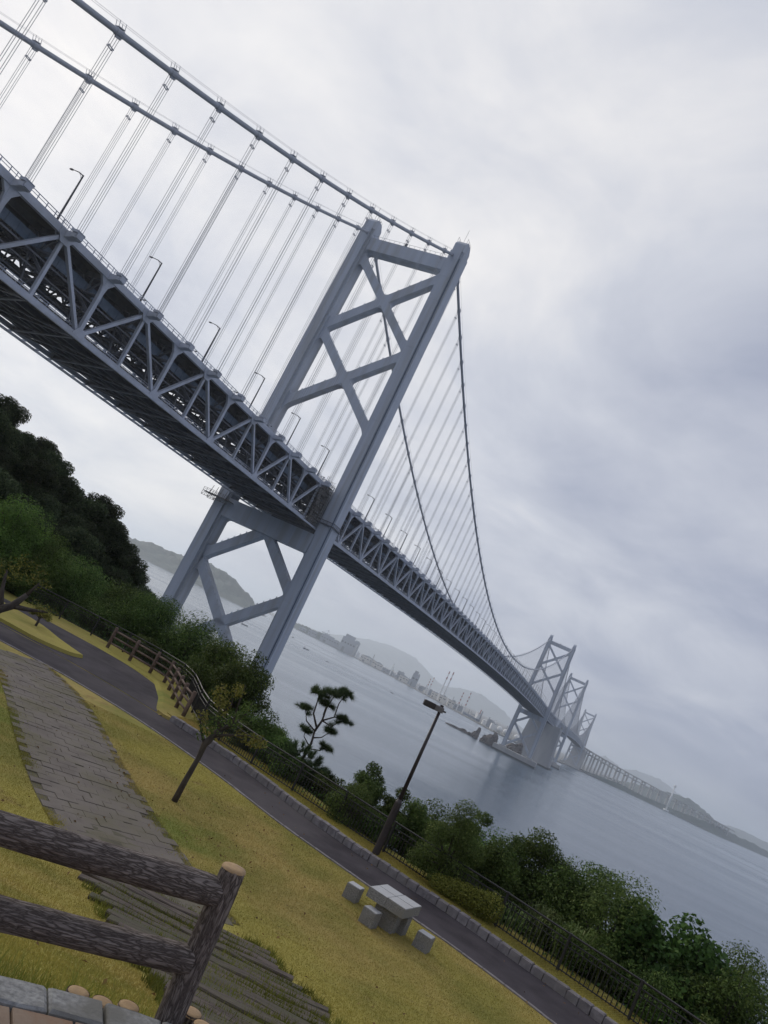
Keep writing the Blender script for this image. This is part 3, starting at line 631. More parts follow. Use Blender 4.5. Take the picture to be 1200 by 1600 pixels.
for x in (-8.0, -4.6, -1.4, 1.4, 4.6, 8.0):
    mb = MB(); mb.sweep([(x-0.2, -0.35), (x+0.2, -0.35), (x+0.2, 0.62), (x-0.2, 0.62)], YS, zb); mb.build('rail_stringer', M['darksteel'], rd)
for x in (-10.4, 10.4, -2.4, 2.4):
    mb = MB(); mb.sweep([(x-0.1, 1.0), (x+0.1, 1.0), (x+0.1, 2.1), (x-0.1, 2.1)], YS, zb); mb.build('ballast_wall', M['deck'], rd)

for x, z_, d_ in ((-12.6, 5.2, 0.28), (12.6, 5.2, 0.28), (-6.4, H-4.4, 0.34), (6.4, H-4.4, 0.34), (-9.6, 3.6, 0.22), (9.6, 3.6, 0.22), (12.9, H-5.6, 0.3), (-12.9, H-5.6, 0.3)):
    mb = MB(); mb.sweep([(x-d_/2, z_-d_/2), (x+d_/2, z_-d_/2), (x+d_/2, z_+d_/2), (x-d_/2, z_+d_/2)], YS, zb); mb.build('service_main', M['inner_shaded'], bridge)
# one mesh per kind of member, shared by every panel
PM = {}
def member(key, fn, mat):
    if key not in PM:
        mb = MB(); fn(mb); PM[key] = mb.mesh(key[0], mat)
    return PM[key]
def diag(mb, L, up):
    a, b = ((0, 0), (L, H)) if up else ((0, H), (L, 0))
    mb.bar((0, a[0], a[1]), (0, b[0], b[1]), 0.64, 0.72, (1, 0, 0))
def post_plain(mb): mb.bar((0, 0, 0), (0, 0, H), 0.62, 0.66, (0, 1, 0))
def post_haunch(mb):
    mb.bar((0, 0, 0), (0, 0, H), 0.72, 0.9, (0, 1, 0))
    for q in (1, -1):
        mb.add([(sx, q*0.4, z_) for sx in (-0.3, 0.3) for z_ in (H-4.2,)]+[(sx, q*2.3, H-0.3) for sx in (-0.3, 0.3)]+[(sx, q*0.4, H-0.3) for sx in (-0.3, 0.3)]+[(sx, q*0.75, H-2.0) for sx in (-0.3, 0.3)],
               [(0, 6, 2, 4), (1, 5, 3, 7), (0, 1, 7, 6), (6, 7, 3, 2), (2, 3, 5, 4)])
def gusset(mb):
    for sx in (-0.56, 0.56):
        P = [(-2.0, 0.45), (2.0, 0.45), (2.0, -0.3), (0.9, -1.7), (-0.9, -1.7), (-2.0, -0.3)]
        mb.v += [(sx-0.06, a, b) for a, b in P]+[(sx+0.06, a, b) for a, b in P]; b0 = len(mb.v)-12
        mb.f += [tuple(b0+i for i in range(6)), tuple(b0+11-i for i in range(6))]+[(b0+i, b0+i+6, b0+(i+1) % 6+6, b0+(i+1) % 6) for i in range(6)]
def gusset_low(mb):
    for sx in (-0.56, 0.56):
        P = [(-1.7, -0.45), (1.7, -0.45), (1.7, 0.3), (0.8, 1.5), (-0.8, 1.5), (-1.7, 0.3)]
        b0 = len(mb.v); mb.v += [(sx-0.06, a, b) for a, b in P]+[(sx+0.06, a, b) for a, b in P]
        mb.f += [tuple(b0+i for i in range(6)), tuple(b0+11-i for i in range(6))]+[(b0+i, b0+i+6, b0+(i+1) % 6+6, b0+(i+1) % 6) for i in range(6)]
def bracket(s):
    def fn(mb):
        mb.prism([(s*0.4, -0.7), (s*0.4, 0.6), (s*3.3, 0.75), (s*3.3, -0.1)], -0.75, 0.75)
        mb.box((s*2.5, 0, 0.95), (1.3, 2.1, 0.5)); mb.box((s*2.5, 0, 0.1), (0.9, 1.9, 0.7))
        mb.bar((s*0.4, -0.6, 0.9), (s*0.4, -0.6, 2.0), 0.1, 0.1); mb.bar((s*3.2, -0.9, 1.1), (s*3.2, 0.9, 1.1), 0.14, 0.14)
    return fn
def floor_truss(mb):
    mb.bar((-14.6, 0, H-0.55), (14.6, 0, H-0.55), 0.55, 0.95); mb.bar((-14.6, 0, H-4.4), (14.6, 0, H-4.4), 0.5, 0.55)
    xs = [-14.4+28.8*i/10 for i in range(11)]
    for i, x in enumerate(xs):
        if 0 < i < 10: mb.bar((x, 0, H-4.2), (x, 0, H-0.9), 0.28, 0.28, (0, 1, 0))
        if i < 10: mb.bar((x, 0, H-4.2 if i % 2 else H-0.9), (xs[i+1], 0, H-0.9 if i % 2 else H-4.2), 0.34, 0.34, (0, 1, 0))
    for s in (1, -1):
        mb.bar((s*14.7, 0, H-8.0), (s*9.4, 0, H-4.5), 0.5, 0.5, (0, 1, 0)); mb.bar((s*14.6, 0, 4.0), (s*10.2, 0, 0.5), 0.36, 0.36, (0, 1, 0)); mb.bar((s*9.4, 0, H-4.5), (s*11.8, 0, 0.7), 0.4, 0.4, (0, 1, 0)); mb.bar((s*14.6, 0, 5.2), (s*10.4, 0, 5.2), 0.3, 0.3, (0, 1, 0)); mb.bar((s*0.3, 0, 0.8), (s*0.3, 0, H-4.5), 0.3, 0.3, (0, 1, 0))
def cross_girder(mb): mb.bar((-14.6, 0, 0.0), (14.6, 0, 0.0), 0.6, 1.05)
def lateral(L):
    def fn(mb):
        mb.bar((-14.6, 0.3, -0.42), (14.6, L-0.3, -0.42), 0.5, 0.32); mb.bar((14.6, 0.3, -0.46), (-14.6, L-0.3, -0.46), 0.5, 0.32)
        mb.bar((-14.0, 0.2, H-4.4), (14.0, L-0.2, H-4.4), 0.3, 0.3); mb.bar((14.0, 0.2, H-4.45), (-14.0, L-0.2, H-4.45), 0.3, 0.3)
    return fn
for i, y in enumerate(ND):
    z0 = zb(y)
    put('floor_truss', member(('floor_truss',), floor_truss, M['inner_shaded']), bridge, (0, y, z0))
    put('cross_girder', member(('cross_girder',), cross_girder, M['darksteel']), bridge, (0, y, z0))
    for s in (1, -1):
        put('post', member(('post', isT[i]), post_plain if isT[i] else post_haunch, M['truss']), bridge, (s*15, y, z0))
        gp = member(('gusset_plate', isT[i]), gusset if isT[i] else gusset_low, M['truss'])
        put('gusset_plate', gp, bridge, (s*15, y, z0+(H if isT[i] else 0)))
        if y != 0 and y != SPAN:
            put('hanger_bracket', member(('hanger_bracket', s), bracket(s), M['truss']), bridge, (s*15, y, z0+H))
    if i < len(ND)-1:
        L_ = round(ND[i+1]-y, 3); zm = (z0+zb(ND[i+1]))/2
        put('lateral_brace', member(('lateral_brace', L_), lateral(L_), M['inner_shaded']), bridge, (0, y, zm))
        for s in (1, -1):
            put('diagonal', member(('diagonal', L_, isT[i]), lambda mb: diag(mb, L_, not isT[i]), M['truss']), bridge, (s*15, y, zm))

# main cables, bands and hangers
def band_fn(mb):
    mb.tube([(0, -0.95, 0), (0, -0.8, 0), (0, 0.8, 0), (0, 0.95, 0)], [0.56, 0.66, 0.66, 0.56], 12)
    for q in (-0.7, 0.7):
        for sx in (-0.35, 0.35): mb.bar((sx, q, 0.5), (sx*1.2, q, 1.75), 0.07, 0.07)
    mb.box((0, 0, -0.72), (0.4, 1.2, 0.4)); mb.bar((0, -0.75, 0.75), (0, 0.75, 0.75), 0.9, 0.12)
def clamp_fn(mb):
    for sx in (-0.3, 0.3): mb.bar((sx, -0.6, 0), (sx, 0.6, 0), 0.1, 0.16)
    for q in (-0.5, 0.5): mb.bar((0, q, -0.25), (0, q, 0.25), 0.2, 0.1, (0, 1, 0))
def hanger_fn(mb):
    for sx in (-0.3, 0.3):
        for q in (-0.5, 0.5): mb.tube([(sx, q, 0), (sx, q, -1)], 0.046, 5)
for s in (1, -1):
    for nm, ya, yb in (('side_cable', -274, 0), ('main_cable', 0, SPAN), ('side_cable', SPAN, SPAN+274)):
        ys = np.linspace(ya, yb, 80 if yb-ya > 500 else 40)
        mb = MB(); mb.tube([(s*17.5, y, zcable(y)) for y in ys], 0.53, 12); c_ = mb.build(nm, M['cable'], bridge, True)
        mb = MB()
        for dx in (-0.42, 0.42): mb.tube([(s*17.5+dx, y, zcable(y)+1.75) for y in ys], 0.028, 4)
        mb.build('hand_rope', M['rope'], c_)
    for y in ND:
        if y in (0, SPAN) or abs(y) < 5: continue
        zc = zcable(y); sl = (zcable(y+0.5)-zcable(y-0.5)); zt = zb(y)+H+1.1
        if zc-zt < 0.8: continue
        b_ = put('cable_band', member(('cable_band',), band_fn, M['cable']), bridge, (s*17.5, y, zc)); b_.rotation_euler = (math.atan(sl), 0, 0)
        if zc-zt < 3: continue
        h_ = put('hanger', member(('hanger',), hanger_fn, M['rope']), bridge, (s*17.5, y, zc-0.6)); h_.scale = (1, 1, zc-0.6-zt)
        put('hanger_clamp', member(('hanger_clamp',), clamp_fn, M['cable']), bridge, (s*17.5, y, zc-3.0))
# walkway ring and steps on the near leg at deck level
mb = MB()
for z_ in (75.6, 76.7):
    for q in (-1, 1): mb.bar((19.9-3.4, q*4.6, z_), (19.9+3.4, q*4.6, z_), 0.16, 0.2)
    for q in (-1, 1): mb.bar((19.9+q*3.4, -4.6, z_), (19.9+q*3.4, 4.6, z_), 0.16, 0.2)
for a in np.linspace(-3.4, 3.4, 6):
    for q in (-1, 1): mb.bar((19.9+a, q*4.6, 75.6), (19.9+a, q*4.6, 76.7), 0.08, 0.08)
for a in np.linspace(-4.6, 4.6, 8): mb.bar((19.9+3.4, a, 75.6), (19.9+3.4, a, 76.7), 0.08, 0.08)
for q in (-1, 1): mb.bar((19.9-3.3, q*4.2, 75.4), (19.9+3.3, q*4.2, 75.4), 0.8, 0.1)
mb.bar((19.9+3.1, -4.6, 75.35), (19.9+3.1, 4.6, 75.35), 0.7, 0.1)
mb.build('leg_walkway', M['darksteel'], bridge)

# the shared anchorage block between the two bridges
YA = SPAN+274
mb = MB()
P0 = [(-33, YA-22), (33, YA-22), (33, YA+40), (-33, YA+40)]
mb.column(P0, 2.5, 73.0, 0.84, (0, YA+9)); anc = mb.build('anchorage', M['conc'], bridge)
mb = MB(); mb.column([(-36, YA-25), (36, YA-25), (36, YA+43), (-36, YA+43)], -1, 2.6); mb.build('tidal_band', M['wetconc'], anc)
mb = MB(); mb.box((0, YA+9, 80), (36, 46, 13.4)); mb.build('anchor_house', M['steel'], anc)
mb = MB()
for s in (1, -1):
    for q in (-14, 0, 14): mb.box((s*27.4, YA+9+q, 75), (1.2, 2.0, 3.5))
mb.build('bearing_block', M['conc'], anc)

# the second bridge, further off: same family, seen small
south = empty('suspension_bridge', BW(0, YA+31, 0), BROT)
tag(south, 'farther grey suspension bridge continuing the line beyond the concrete anchorage block', 'bridge', 'suspension bridges over the strait')
SY1, SY2 = 1573.1-(YA+31), 2673.1-(YA+31)
def zb2(y): return 74.2+(4.5*(1-((y-(SY1+SY2)/2)/550)**2) if SY1 < y < SY2 else 0)
def zc2(y):
    if y < SY1: q = y-SY1; return 193.3+0.47*q+0.00018*q*q
    if y > SY2: q = SY2-y; return 193.3+0.47*q+0.00018*q*q
    return 193.3-96+96*((y-(SY1+SY2)/2)/550)**2
tower(south, SY1, 194.0, 0.5, False); tower(south, SY2, 194.0, 0.5, False); pier(south, SY1, 34, 13); pier(south, SY2, 34, 13)
ys2 = list(np.arange(-8, SY2+275, 13.2))
for s in (1, -1):
    mb = MB(); mb.sweep([(s*15-0.5, H-0.6), (s*15+0.5, H-0.6), (s*15+0.5, H+1.6), (s*15-0.5, H+1.6)], ys2, zb2); mb.build('top_chord', M['truss'], south)
    mb = MB(); mb.sweep([(s*15-0.5, -0.5), (s*15+0.5, -0.5), (s*15+0.5, 0.5), (s*15-0.5, 0.5)], ys2, zb2); mb.build('bottom_chord', M['truss'], south)
    mb = MB()
    for i in range(len(ys2)-1):
        a, b = ys2[i], ys2[i+1]
        mb.bar((s*15, a, zb2(a)+(0 if i % 2 else H)), (s*15, b, zb2(b)+(H if i % 2 else 0)), 0.8, 0.8, (1, 0, 0)); mb.bar((s*15, a, zb2(a)), (s*15, a, zb2(a)+H), 0.65, 0.65)
    tag(mb.build('truss_web', M['truss'], south), kind='stuff')
    mb = MB(); mb.tube([(s*17.5, y, zc2(y)) for y in np.linspace(-8, SY1, 24)], 0.6, 8); mb.build('side_cable', M['cable'], south)
    mb = MB(); mb.tube([(s*17.5, y, zc2(y)) for y in np.linspace(SY1, SY2, 60)], 0.6, 8); mb.build('main_cable', M['cable'], south)
    mb = MB(); mb.tube([(s*17.5, y, zc2(y)) for y in np.linspace(SY2, SY2+274, 24)], 0.6, 8); mb.build('side_cable', M['cable'], south)
    mb = MB()
    for y in ys2:
        if zc2(y)-zb2(y)-H > 3 and abs(y-SY1) > 6 and abs(y-SY2) > 6: mb.bar((s*17.5, y, zb2(y)+H), (s*17.5, y, zc2(y)), 0.16, 0.5, (1, 0, 0))
    tag(mb.build('hangers', M['rope'], south), kind='stuff')
mb = MB(); mb.sweep([(-14.3, H+0.1), (14.3, H+0.1), (14.3, H+0.6), (-14.3, H+0.6)], ys2, zb2); mb.build('road_deck', M['deck'], south)
mb = MB(); mb.sweep([(-12, 0.3), (12, 0.3), (12, 0.9), (-12, 0.9)], ys2, zb2); mb.build('rail_deck', M['deck'], south)
mb = MB(); ye = SY2+274; mb.column([(-27, ye-10), (27, ye-10), (27, ye+45), (-27, ye+45)], 1, 76, 0.86, (0, ye+17)); mb.build('anchorage', M['conc'], south)

# approach viaduct: double-deck girders on tall piers, curving off to the right
p0 = BW(0, YA+31+ye+40, 0)
VIA = smooth_poly([(p0.x-8, p0.y-16), (p0.x+8, p0.y+30), (1120, 3150), (1220, 3230), (1340, 3300), (1480, 3360), (1640, 3420), (1820, 3500), (2020, 3620)], 5)
via = empty('viaduct', (VIA[0][0], VIA[0][1], 0))
tag(via, 'pale concrete approach viaduct on tall piers curving away beyond the far bridge', 'viaduct')
LV = cum(VIA)[-1]; o_ = Vector((VIA[0][0], VIA[0][1], 0))
def vz(t): return 86-0.036*t
k = 0; t = 0.0
while t < LV-60:
    (x0, y0), a0 = along(VIA, t); (x1, y1), a1 = along(VIA, min(t+52, LV))
    p_ = Vector((x0, y0, 0))-o_; q_ = Vector((x1, y1, 0))-o_
    za, zb_ = vz(t), vz(t+52)
    mb = MB(); mb.bar((p_.x, p_.y, za), (q_.x, q_.y, zb_), 24, 3.0); mb.build('road_girder', M['conc'], via)
    mb = MB(); mb.bar((p_.x, p_.y, za-12.5), (q_.x, q_.y, zb_-12.5), 20, 3.2); mb.build('rail_girder', M['conc'], via)
    mb = MB()
    ca, sa = math.cos(a0), math.sin(a0)
    for s in (1, -1):
        mb.box((p_.x-sa*s*9, p_.y+ca*s*9, (za-1.5)/2), (6, 4.5, za-1.5), a0)
    mb.box((p_.x, p_.y, za-15.5), (7, 24, 3), a0); mb.box((p_.x, p_.y, za-2.6), (6, 25, 2.4), a0)
    mb.build('pier', M['conc'], via)
    t += 52

# bridge lamps: tall posts with one long arm over the road
def lamp_proto():
    r_ = empty('bridge_lamp')
    mb = MB(); mb.tube([(0, 0, 0), (0, 0, 2), (0, 0, 10.2)], [0.24, 0.20, 0.14], 8); mb.box((0, 0, 0.25), (0.5, 0.5, 0.5)); mb.build('pole', M['darksteel'], r_)
    mb = MB(); mb.tube([(0, 0, 10.1), (-1.2, 0, 10.55), (-2.9, 0, 10.75)], [0.11, 0.09, 0.07], 6); mb.tube([(0, 0, 9.2), (-0.5, 0, 10.0), (-1.2, 0, 10.5)], 0.045, 5); mb.build('arm', M['darksteel'], r_)
    mb = MB(); mb.sphere((-3.2, 0, 10.72), (0.55, 0.24, 0.17), 10, 6); mb.build('lamp_head', M['darksteel'], r_, True)
    return r_
proto = lamp_proto(); first = True
ORD = ['first', 'second', 'third', 'fourth', 'fifth', 'sixth', 'seventh', 'eighth', 'ninth', 'tenth']
lamp_y = [-(12.6+26.56*k) for k in range(7)]+[14.2+26.53*k for k in range(37)]
for s in (1, -1):
    side = 'near' if s > 0 else 'far'
    for k, y in enumerate(lamp_y):
        o = proto if first else copy_tree(proto); first = False
        o.location = BW(s*13.5, y, zb(y)+H+0.6); o.rotation_euler = (0, 0, BROT+(0 if s > 0 else math.pi))
        if y < 0: lab = 'slim road lamp on the %s bridge edge, %s left of the near tower' % (side, ORD[k])
        elif k-7 < 10: lab = 'slim road lamp on the %s bridge edge, %s beyond the near tower' % (side, ORD[k-7])
        else: lab = 'tiny road lamp on the %s edge of the bridge far along the main span' % side
        tag(o, lab, 'street lamp', 'road lamps on the bridge')

# scaffolding wrapped round the deck at the near tower
def scaffold(name, ya, yb, x0, x1, z0, z1, label, seed):
    r_ = random.Random(seed); c = BW((x0+x1)/2, (ya+yb)/2, z0); o = empty(name, c, BROT)
    hx, hy, hz = (x1-x0)/2, (yb-ya)/2, z1-z0
    mb = MB(); n_ = int((yb-ya)/1.2)
    for x in (-hx, hx):
        for i in range(n_+1):
            y = -hy+2*hy*i/n_; mb.tube([(x, y, r_.uniform(-1.0, 0)), (x, y, hz+r_.uniform(0, 1.6))], 0.07, 5)
    mb.build('upright', M['scaff'], o)
    mb = MB(); z = 0.6
    while z < hz:
        for x in (-hx, hx): mb.tube([(x, -hy-0.4, z+r_.uniform(-.1, .1)), (x, hy+0.4, z+r_.uniform(-.1, .1))], 0.06, 5)
        for i in range(0, n_+1, 2): mb.tube([(-hx, -hy+2*hy*i/n_, z), (hx, -hy+2*hy*i/n_, z)], 0.06, 5)
        if r_.random() < 0.5: mb.tube([(hx, -hy, z), (hx, hy, z+1.6)], 0.05, 5)
        z += 0.95
    mb.build('ledger', M['scaff'], o)
    mb = MB(); z = 1.6
    while z < hz: mb.box((0, 0, z), (2*hx, 2*hy, 0.08)); z += 1.9
    mb.build('platform', M['scaff'], o)
    for i in range(n_):
        z = 0.0
        while z < hz-1.5:
            hh = 1.9
            if r_.random() < 0.62:
                mb = MB(); mb.box((hx*0.75+r_.uniform(-.15, .1), -hy+2*hy*(i+0.5)/n_, z+hh/2+r_.uniform(-.2, .2)), (0.03, 2*hy/n_*0.92, hh*0.9)); mb.build('net_panel', M['net'], o)
            z += hh
    mb = MB()
    for i in range(70):
        p = (r_.uniform(-hx, hx), r_.uniform(-hy, hy), r_.uniform(0, hz+1)); d = Vector((r_.uniform(-1, 1), r_.uniform(-1, 1), r_.uniform(-1, 1)))*0.7
        mb.bar(p, Vector(p)+d, 0.08, 0.12)
    tag(mb.build('loose_fittings', M['scaff'], o), kind='stuff')
    tag(o, label, 'scaffolding', 'scaffolds at the near tower')
scaffold('scaffolding', -11.5, -3.6, 13.4, 16.8, 72.2, 88.4, 'dark scaffold with netting on the bridge deck just left of the near tower leg', 1)
scaffold('scaffolding', 4.2, 13.0, 13.4, 16.8, 71.8, 88.2, 'dark scaffold with netting on the bridge deck just right of the near tower leg', 2)
def platform():
    o = empty('work_platform', BW(-20.5, -5.0, 68.2), BROT); mb = MB()
    mb.box((0, 0, 1.5), (11, 4.2, 0.2)); mb.build('floor', M['scaff'], o)
    mb = MB()
    for s in (-2.1, 2.1):
        for i in range(8):
            x = -5.5+11*i/8; mb.bar((x, s, 1.5 if i % 2 else 0), (x+11/8, s, 0 if i % 2 else 1.5), 0.12, 0.12); mb.bar((x, s, 0), (x, s, 2.8), 0.1, 0.1)
        mb.bar((-5.5, s, 0), (5.5, s, 0), 0.14, 0.14); mb.bar((-5.5, s, 2.7), (5.5, s, 2.7), 0.1, 0.1); mb.bar((-5.5, s, 2.2), (5.5, s, 2.2), 0.08, 0.08)
    mb.build('lattice', M['scaff'], o)
    mb = MB()
    for i in range(5): mb.bar((-4+2*i, 0, 1.6), (-4+2*i+0.4, 0, 4.6), 0.14, 0.14)
    mb.build('hanger_rod', M['scaff'], o)
    tag(o, 'lattice work platform hung under the deck above the far tower leg', 'platform')
platform()

# ------------------------------------------------------------------ across the water: works, chimneys, ships, rocks
def far_root(name, x, y, label, cat, group=None, rz=0.0, z=3.2):
    return tag(empty(name, (x, y, z), rz), label, cat, group)
def works(x, y, w_, h, mat, label, d=None, roof='flat', rz=-0.1, name='works_building'):
    o = far_root(name, x, y, label, 'building', 'works along the far shore', rz); d = d or w_*0.6
    mb = MB(); mb.box((0, 0, h/2), (w_, d, h)); wl = mb.build('wall', M[mat], o)
    mb = MB()
    if roof == 'gable': mb.prism([(-w_/2-1, h), (w_/2+1, h), (0, h*1.25)], -d/2-1, d/2+1)
    elif roof == 'step':
        mb.box((-w_*0.12, 0, h*1.11), (w_*0.55, d*0.7, h*0.22)); mb.box((w_*0.33, 0, h*1.04), (w_*0.2, d*0.5, h*0.08))
    else:
        mb.box((0, 0, h+0.6), (w_+1.2, d+1.2, 1.2)); mb.box((w_*0.2, 0, h+2.4), (w_*0.2, d*0.3, 3.0))
    mb.build('roof', M['greybld'], o)
    n_ = max(2, int(w_/14)); 
    for i in range(n_):
        mb = MB(); mb.box((-w_/2+(i+0.5)*w_/n_, -d/2-0.1, h*0.62), (w_/n_*0.62, 0.5, h*0.12)); mb.build('window_band', M['glass'], o)
    mb = MB(); mb.box((-w_*0.25, -d/2-0.1, h*0.16), (w_*0.14, 0.6, h*0.32)); mb.build('door', M['darksteel'], o)
def stack(x, y, h, r, label, bands=0, mat='conc', twin=False):
    o = far_root('chimney', x, y, label, 'chimney', 'chimneys along the far shore')
    mb = MB(); mb.tube([(0, 0, 0), (0, 0, h)], [r, r*0.6], 10); mb.build('shaft', M[mat], o)
    for i in range(bands):
        z0 = h*(1-0.09*(2*i+1)); mb = MB(); mb.tube([(0, 0, z0), (0, 0, z0+h*0.085)], [r*0.6+(1-z0/h)*r*0.4+0.15]*2, 10); mb.build('red_band', M['redp'], o)
    mb = MB(); mb.tube([(0, 0, h*0.98), (0, 0, h+0.5)], r*0.66, 10); mb.build('rim', M['darksteel'], o)
def tank(x, y, r, h, label, ball=False):
    o = far_root('storage_tank', x, y, label, 'tank', 'white tanks on the far shore'); mb = MB()
    if ball:
        mb.sphere((0, 0, r*1.3), r, 16, 10); mb.build('sphere', M['white'], o, True)
        for i in range(6):
            a = i*math.pi/3; mb = MB(); mb.tube([(r*0.9*math.cos(a), r*0.9*math.sin(a), 0), (r*0.95*math.cos(a), r*0.95*math.sin(a), r*1.3)], r*0.05, 6); mb.build('leg', M['white'], o)
    else:
        mb.tube([(0, 0, 0), (0, 0, h)], r, 20); mb.build('shell', M['white'], o)
        mb = MB(); mb.tube([(0, 0, h), (0, 0, h*1.06), (0, 0, h*1.12)], [r*1.01, r*0.6, 0.2], 20); mb.build('roof', M['white'], o)
works(-114, 4265, 41, 17, 'greybld', 'low grey shed at the left end of the far works', roof='gable')
works(-58, 4243, 47, 24, 'greybld', 'grey gabled works shed left of the harbour crane', roof='gable')
works(40, 4204, 101, 34, 'greybld', 'wide grey works hall left of the big power block', roof='step')
works(138, 4148, 93, 73, 'greybld', 'big square blue-grey power block, bulkiest building on the far shore', roof='step', name='power_house')
works(243, 3961, 76, 28, 'cream', 'long cream warehouse right of the big power block', roof='gable')
works(293, 3865, 43, 25, 'cream', 'smaller cream warehouse with a thin stack beside it', roof='gable')
works(336, 3777, 54, 18, 'greybld', 'low grey shed right of the two cream warehouses')
works(381, 3617, 29, 35, 'greybld', 'grey cubic works block near the white spike')
works(395, 3563, 43, 23, 'cream', 'cream shed in front of the grey cubic block', roof='gable')
works(424, 3435, 30, 55, 'greybld', 'tall narrow blue-grey block in the middle of the far shore', roof='step')
works(452, 3303, 32, 18, 'greybld', 'low grey hall beside the striped chimneys', roof='gable')
works(481, 3137, 25, 22, 'cream', 'cream plant block left of the tall twin chimneys')
works(497, 3032, 29, 24, 'cream', 'cream plant block at the foot of the tall twin chimneys')
works(516, 2928, 28, 23, 'cream', 'cream plant block right of the tall twin chimneys')
works(529, 2873, 23, 18, 'greybld', 'grey plant block behind the moored ship')
stack(171, 4091, 62, 5, 'short grey stack on the right of the big power block')
stack(260, 3928, 52, 4, 'thin grey stack between the cream warehouses')
stack(347, 3744, 52, 3.4, 'white spike of a stack right of the cream warehouses', mat='white')
stack(460, 3259, 62, 2.8, 'left of two thin red and white chimneys in mid shore', 3, 'white')
stack(466, 3225, 72, 2.8, 'right of two thin red and white chimneys in mid shore', 3, 'white')
stack(489, 3080, 116, 3.4, 'left of the two tallest twin chimneys', 2, 'white')
stack(497, 3035, 119, 3.4, 'right of the two tallest twin chimneys', 2, 'white')
stack(530, 2864, 66, 2.6, 'left of the striped chimney pair behind the moored ship', 4, 'white')
stack(544, 2812, 76, 2.6, 'right of the striped chimney pair behind the moored ship', 4, 'white')
stack(573, 2653, 36, 3.2, 'stubby grey tower beside the white tanks', mat='greybld')
stack(585, 2579, 30, 1.8, 'thin grey vent mast among the white tanks', mat='greybld')
stack(594, 2519, 30, 2.0, 'thin white vent mast among the white tanks', mat='white')
tank(582, 2603, 10, 15, 'left white cylindrical tank near the far end of the ship')
tank(591, 2535, 10, 14, 'right white cylindrical tank, just left of the ball tanks')
for (x, y), lab in zip([(600, 2465), (610, 2425), (650, 2440), (662, 2425), (654, 2400)], ['white ball tank left of the second tower, farther one', 'white ball tank left of the second tower, nearer one', 'white ball tank between the second tower legs, left one', 'white ball tank between the second tower legs, right one', 'white ball tank between the second tower legs, front one']):
    tank(x, y, 8.5, 0, lab, True)
pr = random.Random(61)
for i in range(34):
    t = pr.random(); x, y = along([(60, 4180), (150, 4130), (360, 3740), (485, 3030), (565, 2470)], t*2150)[0]
    sz = pr.uniform(9, 26); hh = pr.uniform(8, 26)
    o = far_root('plant_block', x+pr.uniform(8, 70), y+pr.uniform(10, 60), 'tiny pale plant building in the crowded works on the far shore', 'building', 'small plant buildings on the far shore', pr.uniform(-.3, .3))
    mb = MB(); mb.box((0, 0, hh/2), (sz, sz*0.7, hh)); mb.build('wall', M[pr.choice(['white', 'cream', 'greybld', 'greybld'])], o)
    mb = MB(); mb.box((sz*0.1, 0, hh+1.2), (sz*0.5, sz*0.4, 2.6)); mb.tube([(-sz*0.3, 0, hh), (-sz*0.3, 0, hh+pr.uniform(4, 16))], 0.9, 6); mb.build('roof_plant', M['greybld'], o)
# gantry crane
o = far_root('harbour_crane', 7, 4217, 'spidery harbour crane standing over the left of the far works', 'crane')
for sx in (-9, 9):
    for sy in (-6, 6): mb = MB(); mb.bar((sx, sy, 0), (sx*0.7, sy, 44), 2, 2); mb.build('leg', M['greybld'], o)
mb = MB(); mb.bar((-26, 0, 42), (20, 0, 46), 3, 3); mb.bar((-26, 0, 42), (4, 0, 64), 1, 1); mb.bar((20, 0, 46), (4, 0, 64), 1, 1); mb.build('boom', M['greybld'], o)
mb = MB(); mb.bar((4, 0, 44), (4, 0, 66), 2.2, 2.2); mb.build('mast', M['greybld'], o)
# moored cargo ship
def ship(name, x, y, L_, rz, label, mats=('hull', 'white'), house=0.8):
    o = tag(empty(name, (x, y, 0), rz), label, 'ship'); B = L_*0.15; D = L_*0.09; mb = MB()
    prof = [(-0.5, 0.75), (-0.46, 0.95), (0.3, 1.0), (0.42, 0.6), (0.5, 0.02)]
    for k, (zz_, sc) in enumerate(((-0.4, 0.8), (D, 1.0))):
        for px, w_ in prof: mb.v.append((px*L_*(0.96+0.04*k), w_*B/2*sc, zz_+(0.25*D if px > 0.4 and k else 0)))
        for px, w_ in prof[::-1]: mb.v.append((px*L_*(0.96+0.04*k), -w_*B/2*sc, zz_+(0.25*D if px > 0.4 and k else 0)))
    n_ = 10; mb.f = [tuple(range(n_))[::-1], tuple(range(n_, 2*n_))]+[(i, (i+1) % n_, (i+1) % n_+n_, i+n_) for i in range(n_)]
    mb.build('hull', M[mats[0]], o)
    mb = MB(); mb.box((-L_*0.38, 0, D+D*house), (L_*0.12, B*0.8, 2*D*house)); mb.box((-L_*0.36, 0, D+2*D*house+D*0.12), (L_*0.07, B*0.95, D*0.25)); mb.build('deck_house', M[mats[1]], o)
    mb = MB(); mb.tube([(-L_*0.42, 0, D), (-L_*0.42, 0, D*(2.4+2*house))], L_*0.014, 8); mb.build('funnel', M['redp'], o)
    mb = MB(); mb.bar((L_*0.2, 0, D), (L_*0.2, 0, D*2.6), L_*0.01, L_*0.01); mb.build('mast', M['darksteel'], o)
ship('cargo_ship', 552, 2700, 112, 1.9, 'long dark blue cargo ship moored along the far shore', house=0.9)
ship('fishing_boat', -20, 1600, 15, 0.7, 'small boat on open water just right of the near tower leg', ('darksteel', 'white'))
ship('fishing_boat', 25, 1481, 8, 0.2, 'tiny dark boat on the water, right of the small boat by the tower', ('darksteel', 'white'))
ship('fishing_boat', 155, 1478, 9, 2.2, 'tiny dark boat alone in mid channel above the lamp head', ('darksteel', 'white'))
ship('fishing_boat', -122, 1312, 12, 0.4, 'small boat on the water seen between the near tower legs', ('darksteel', 'white'))
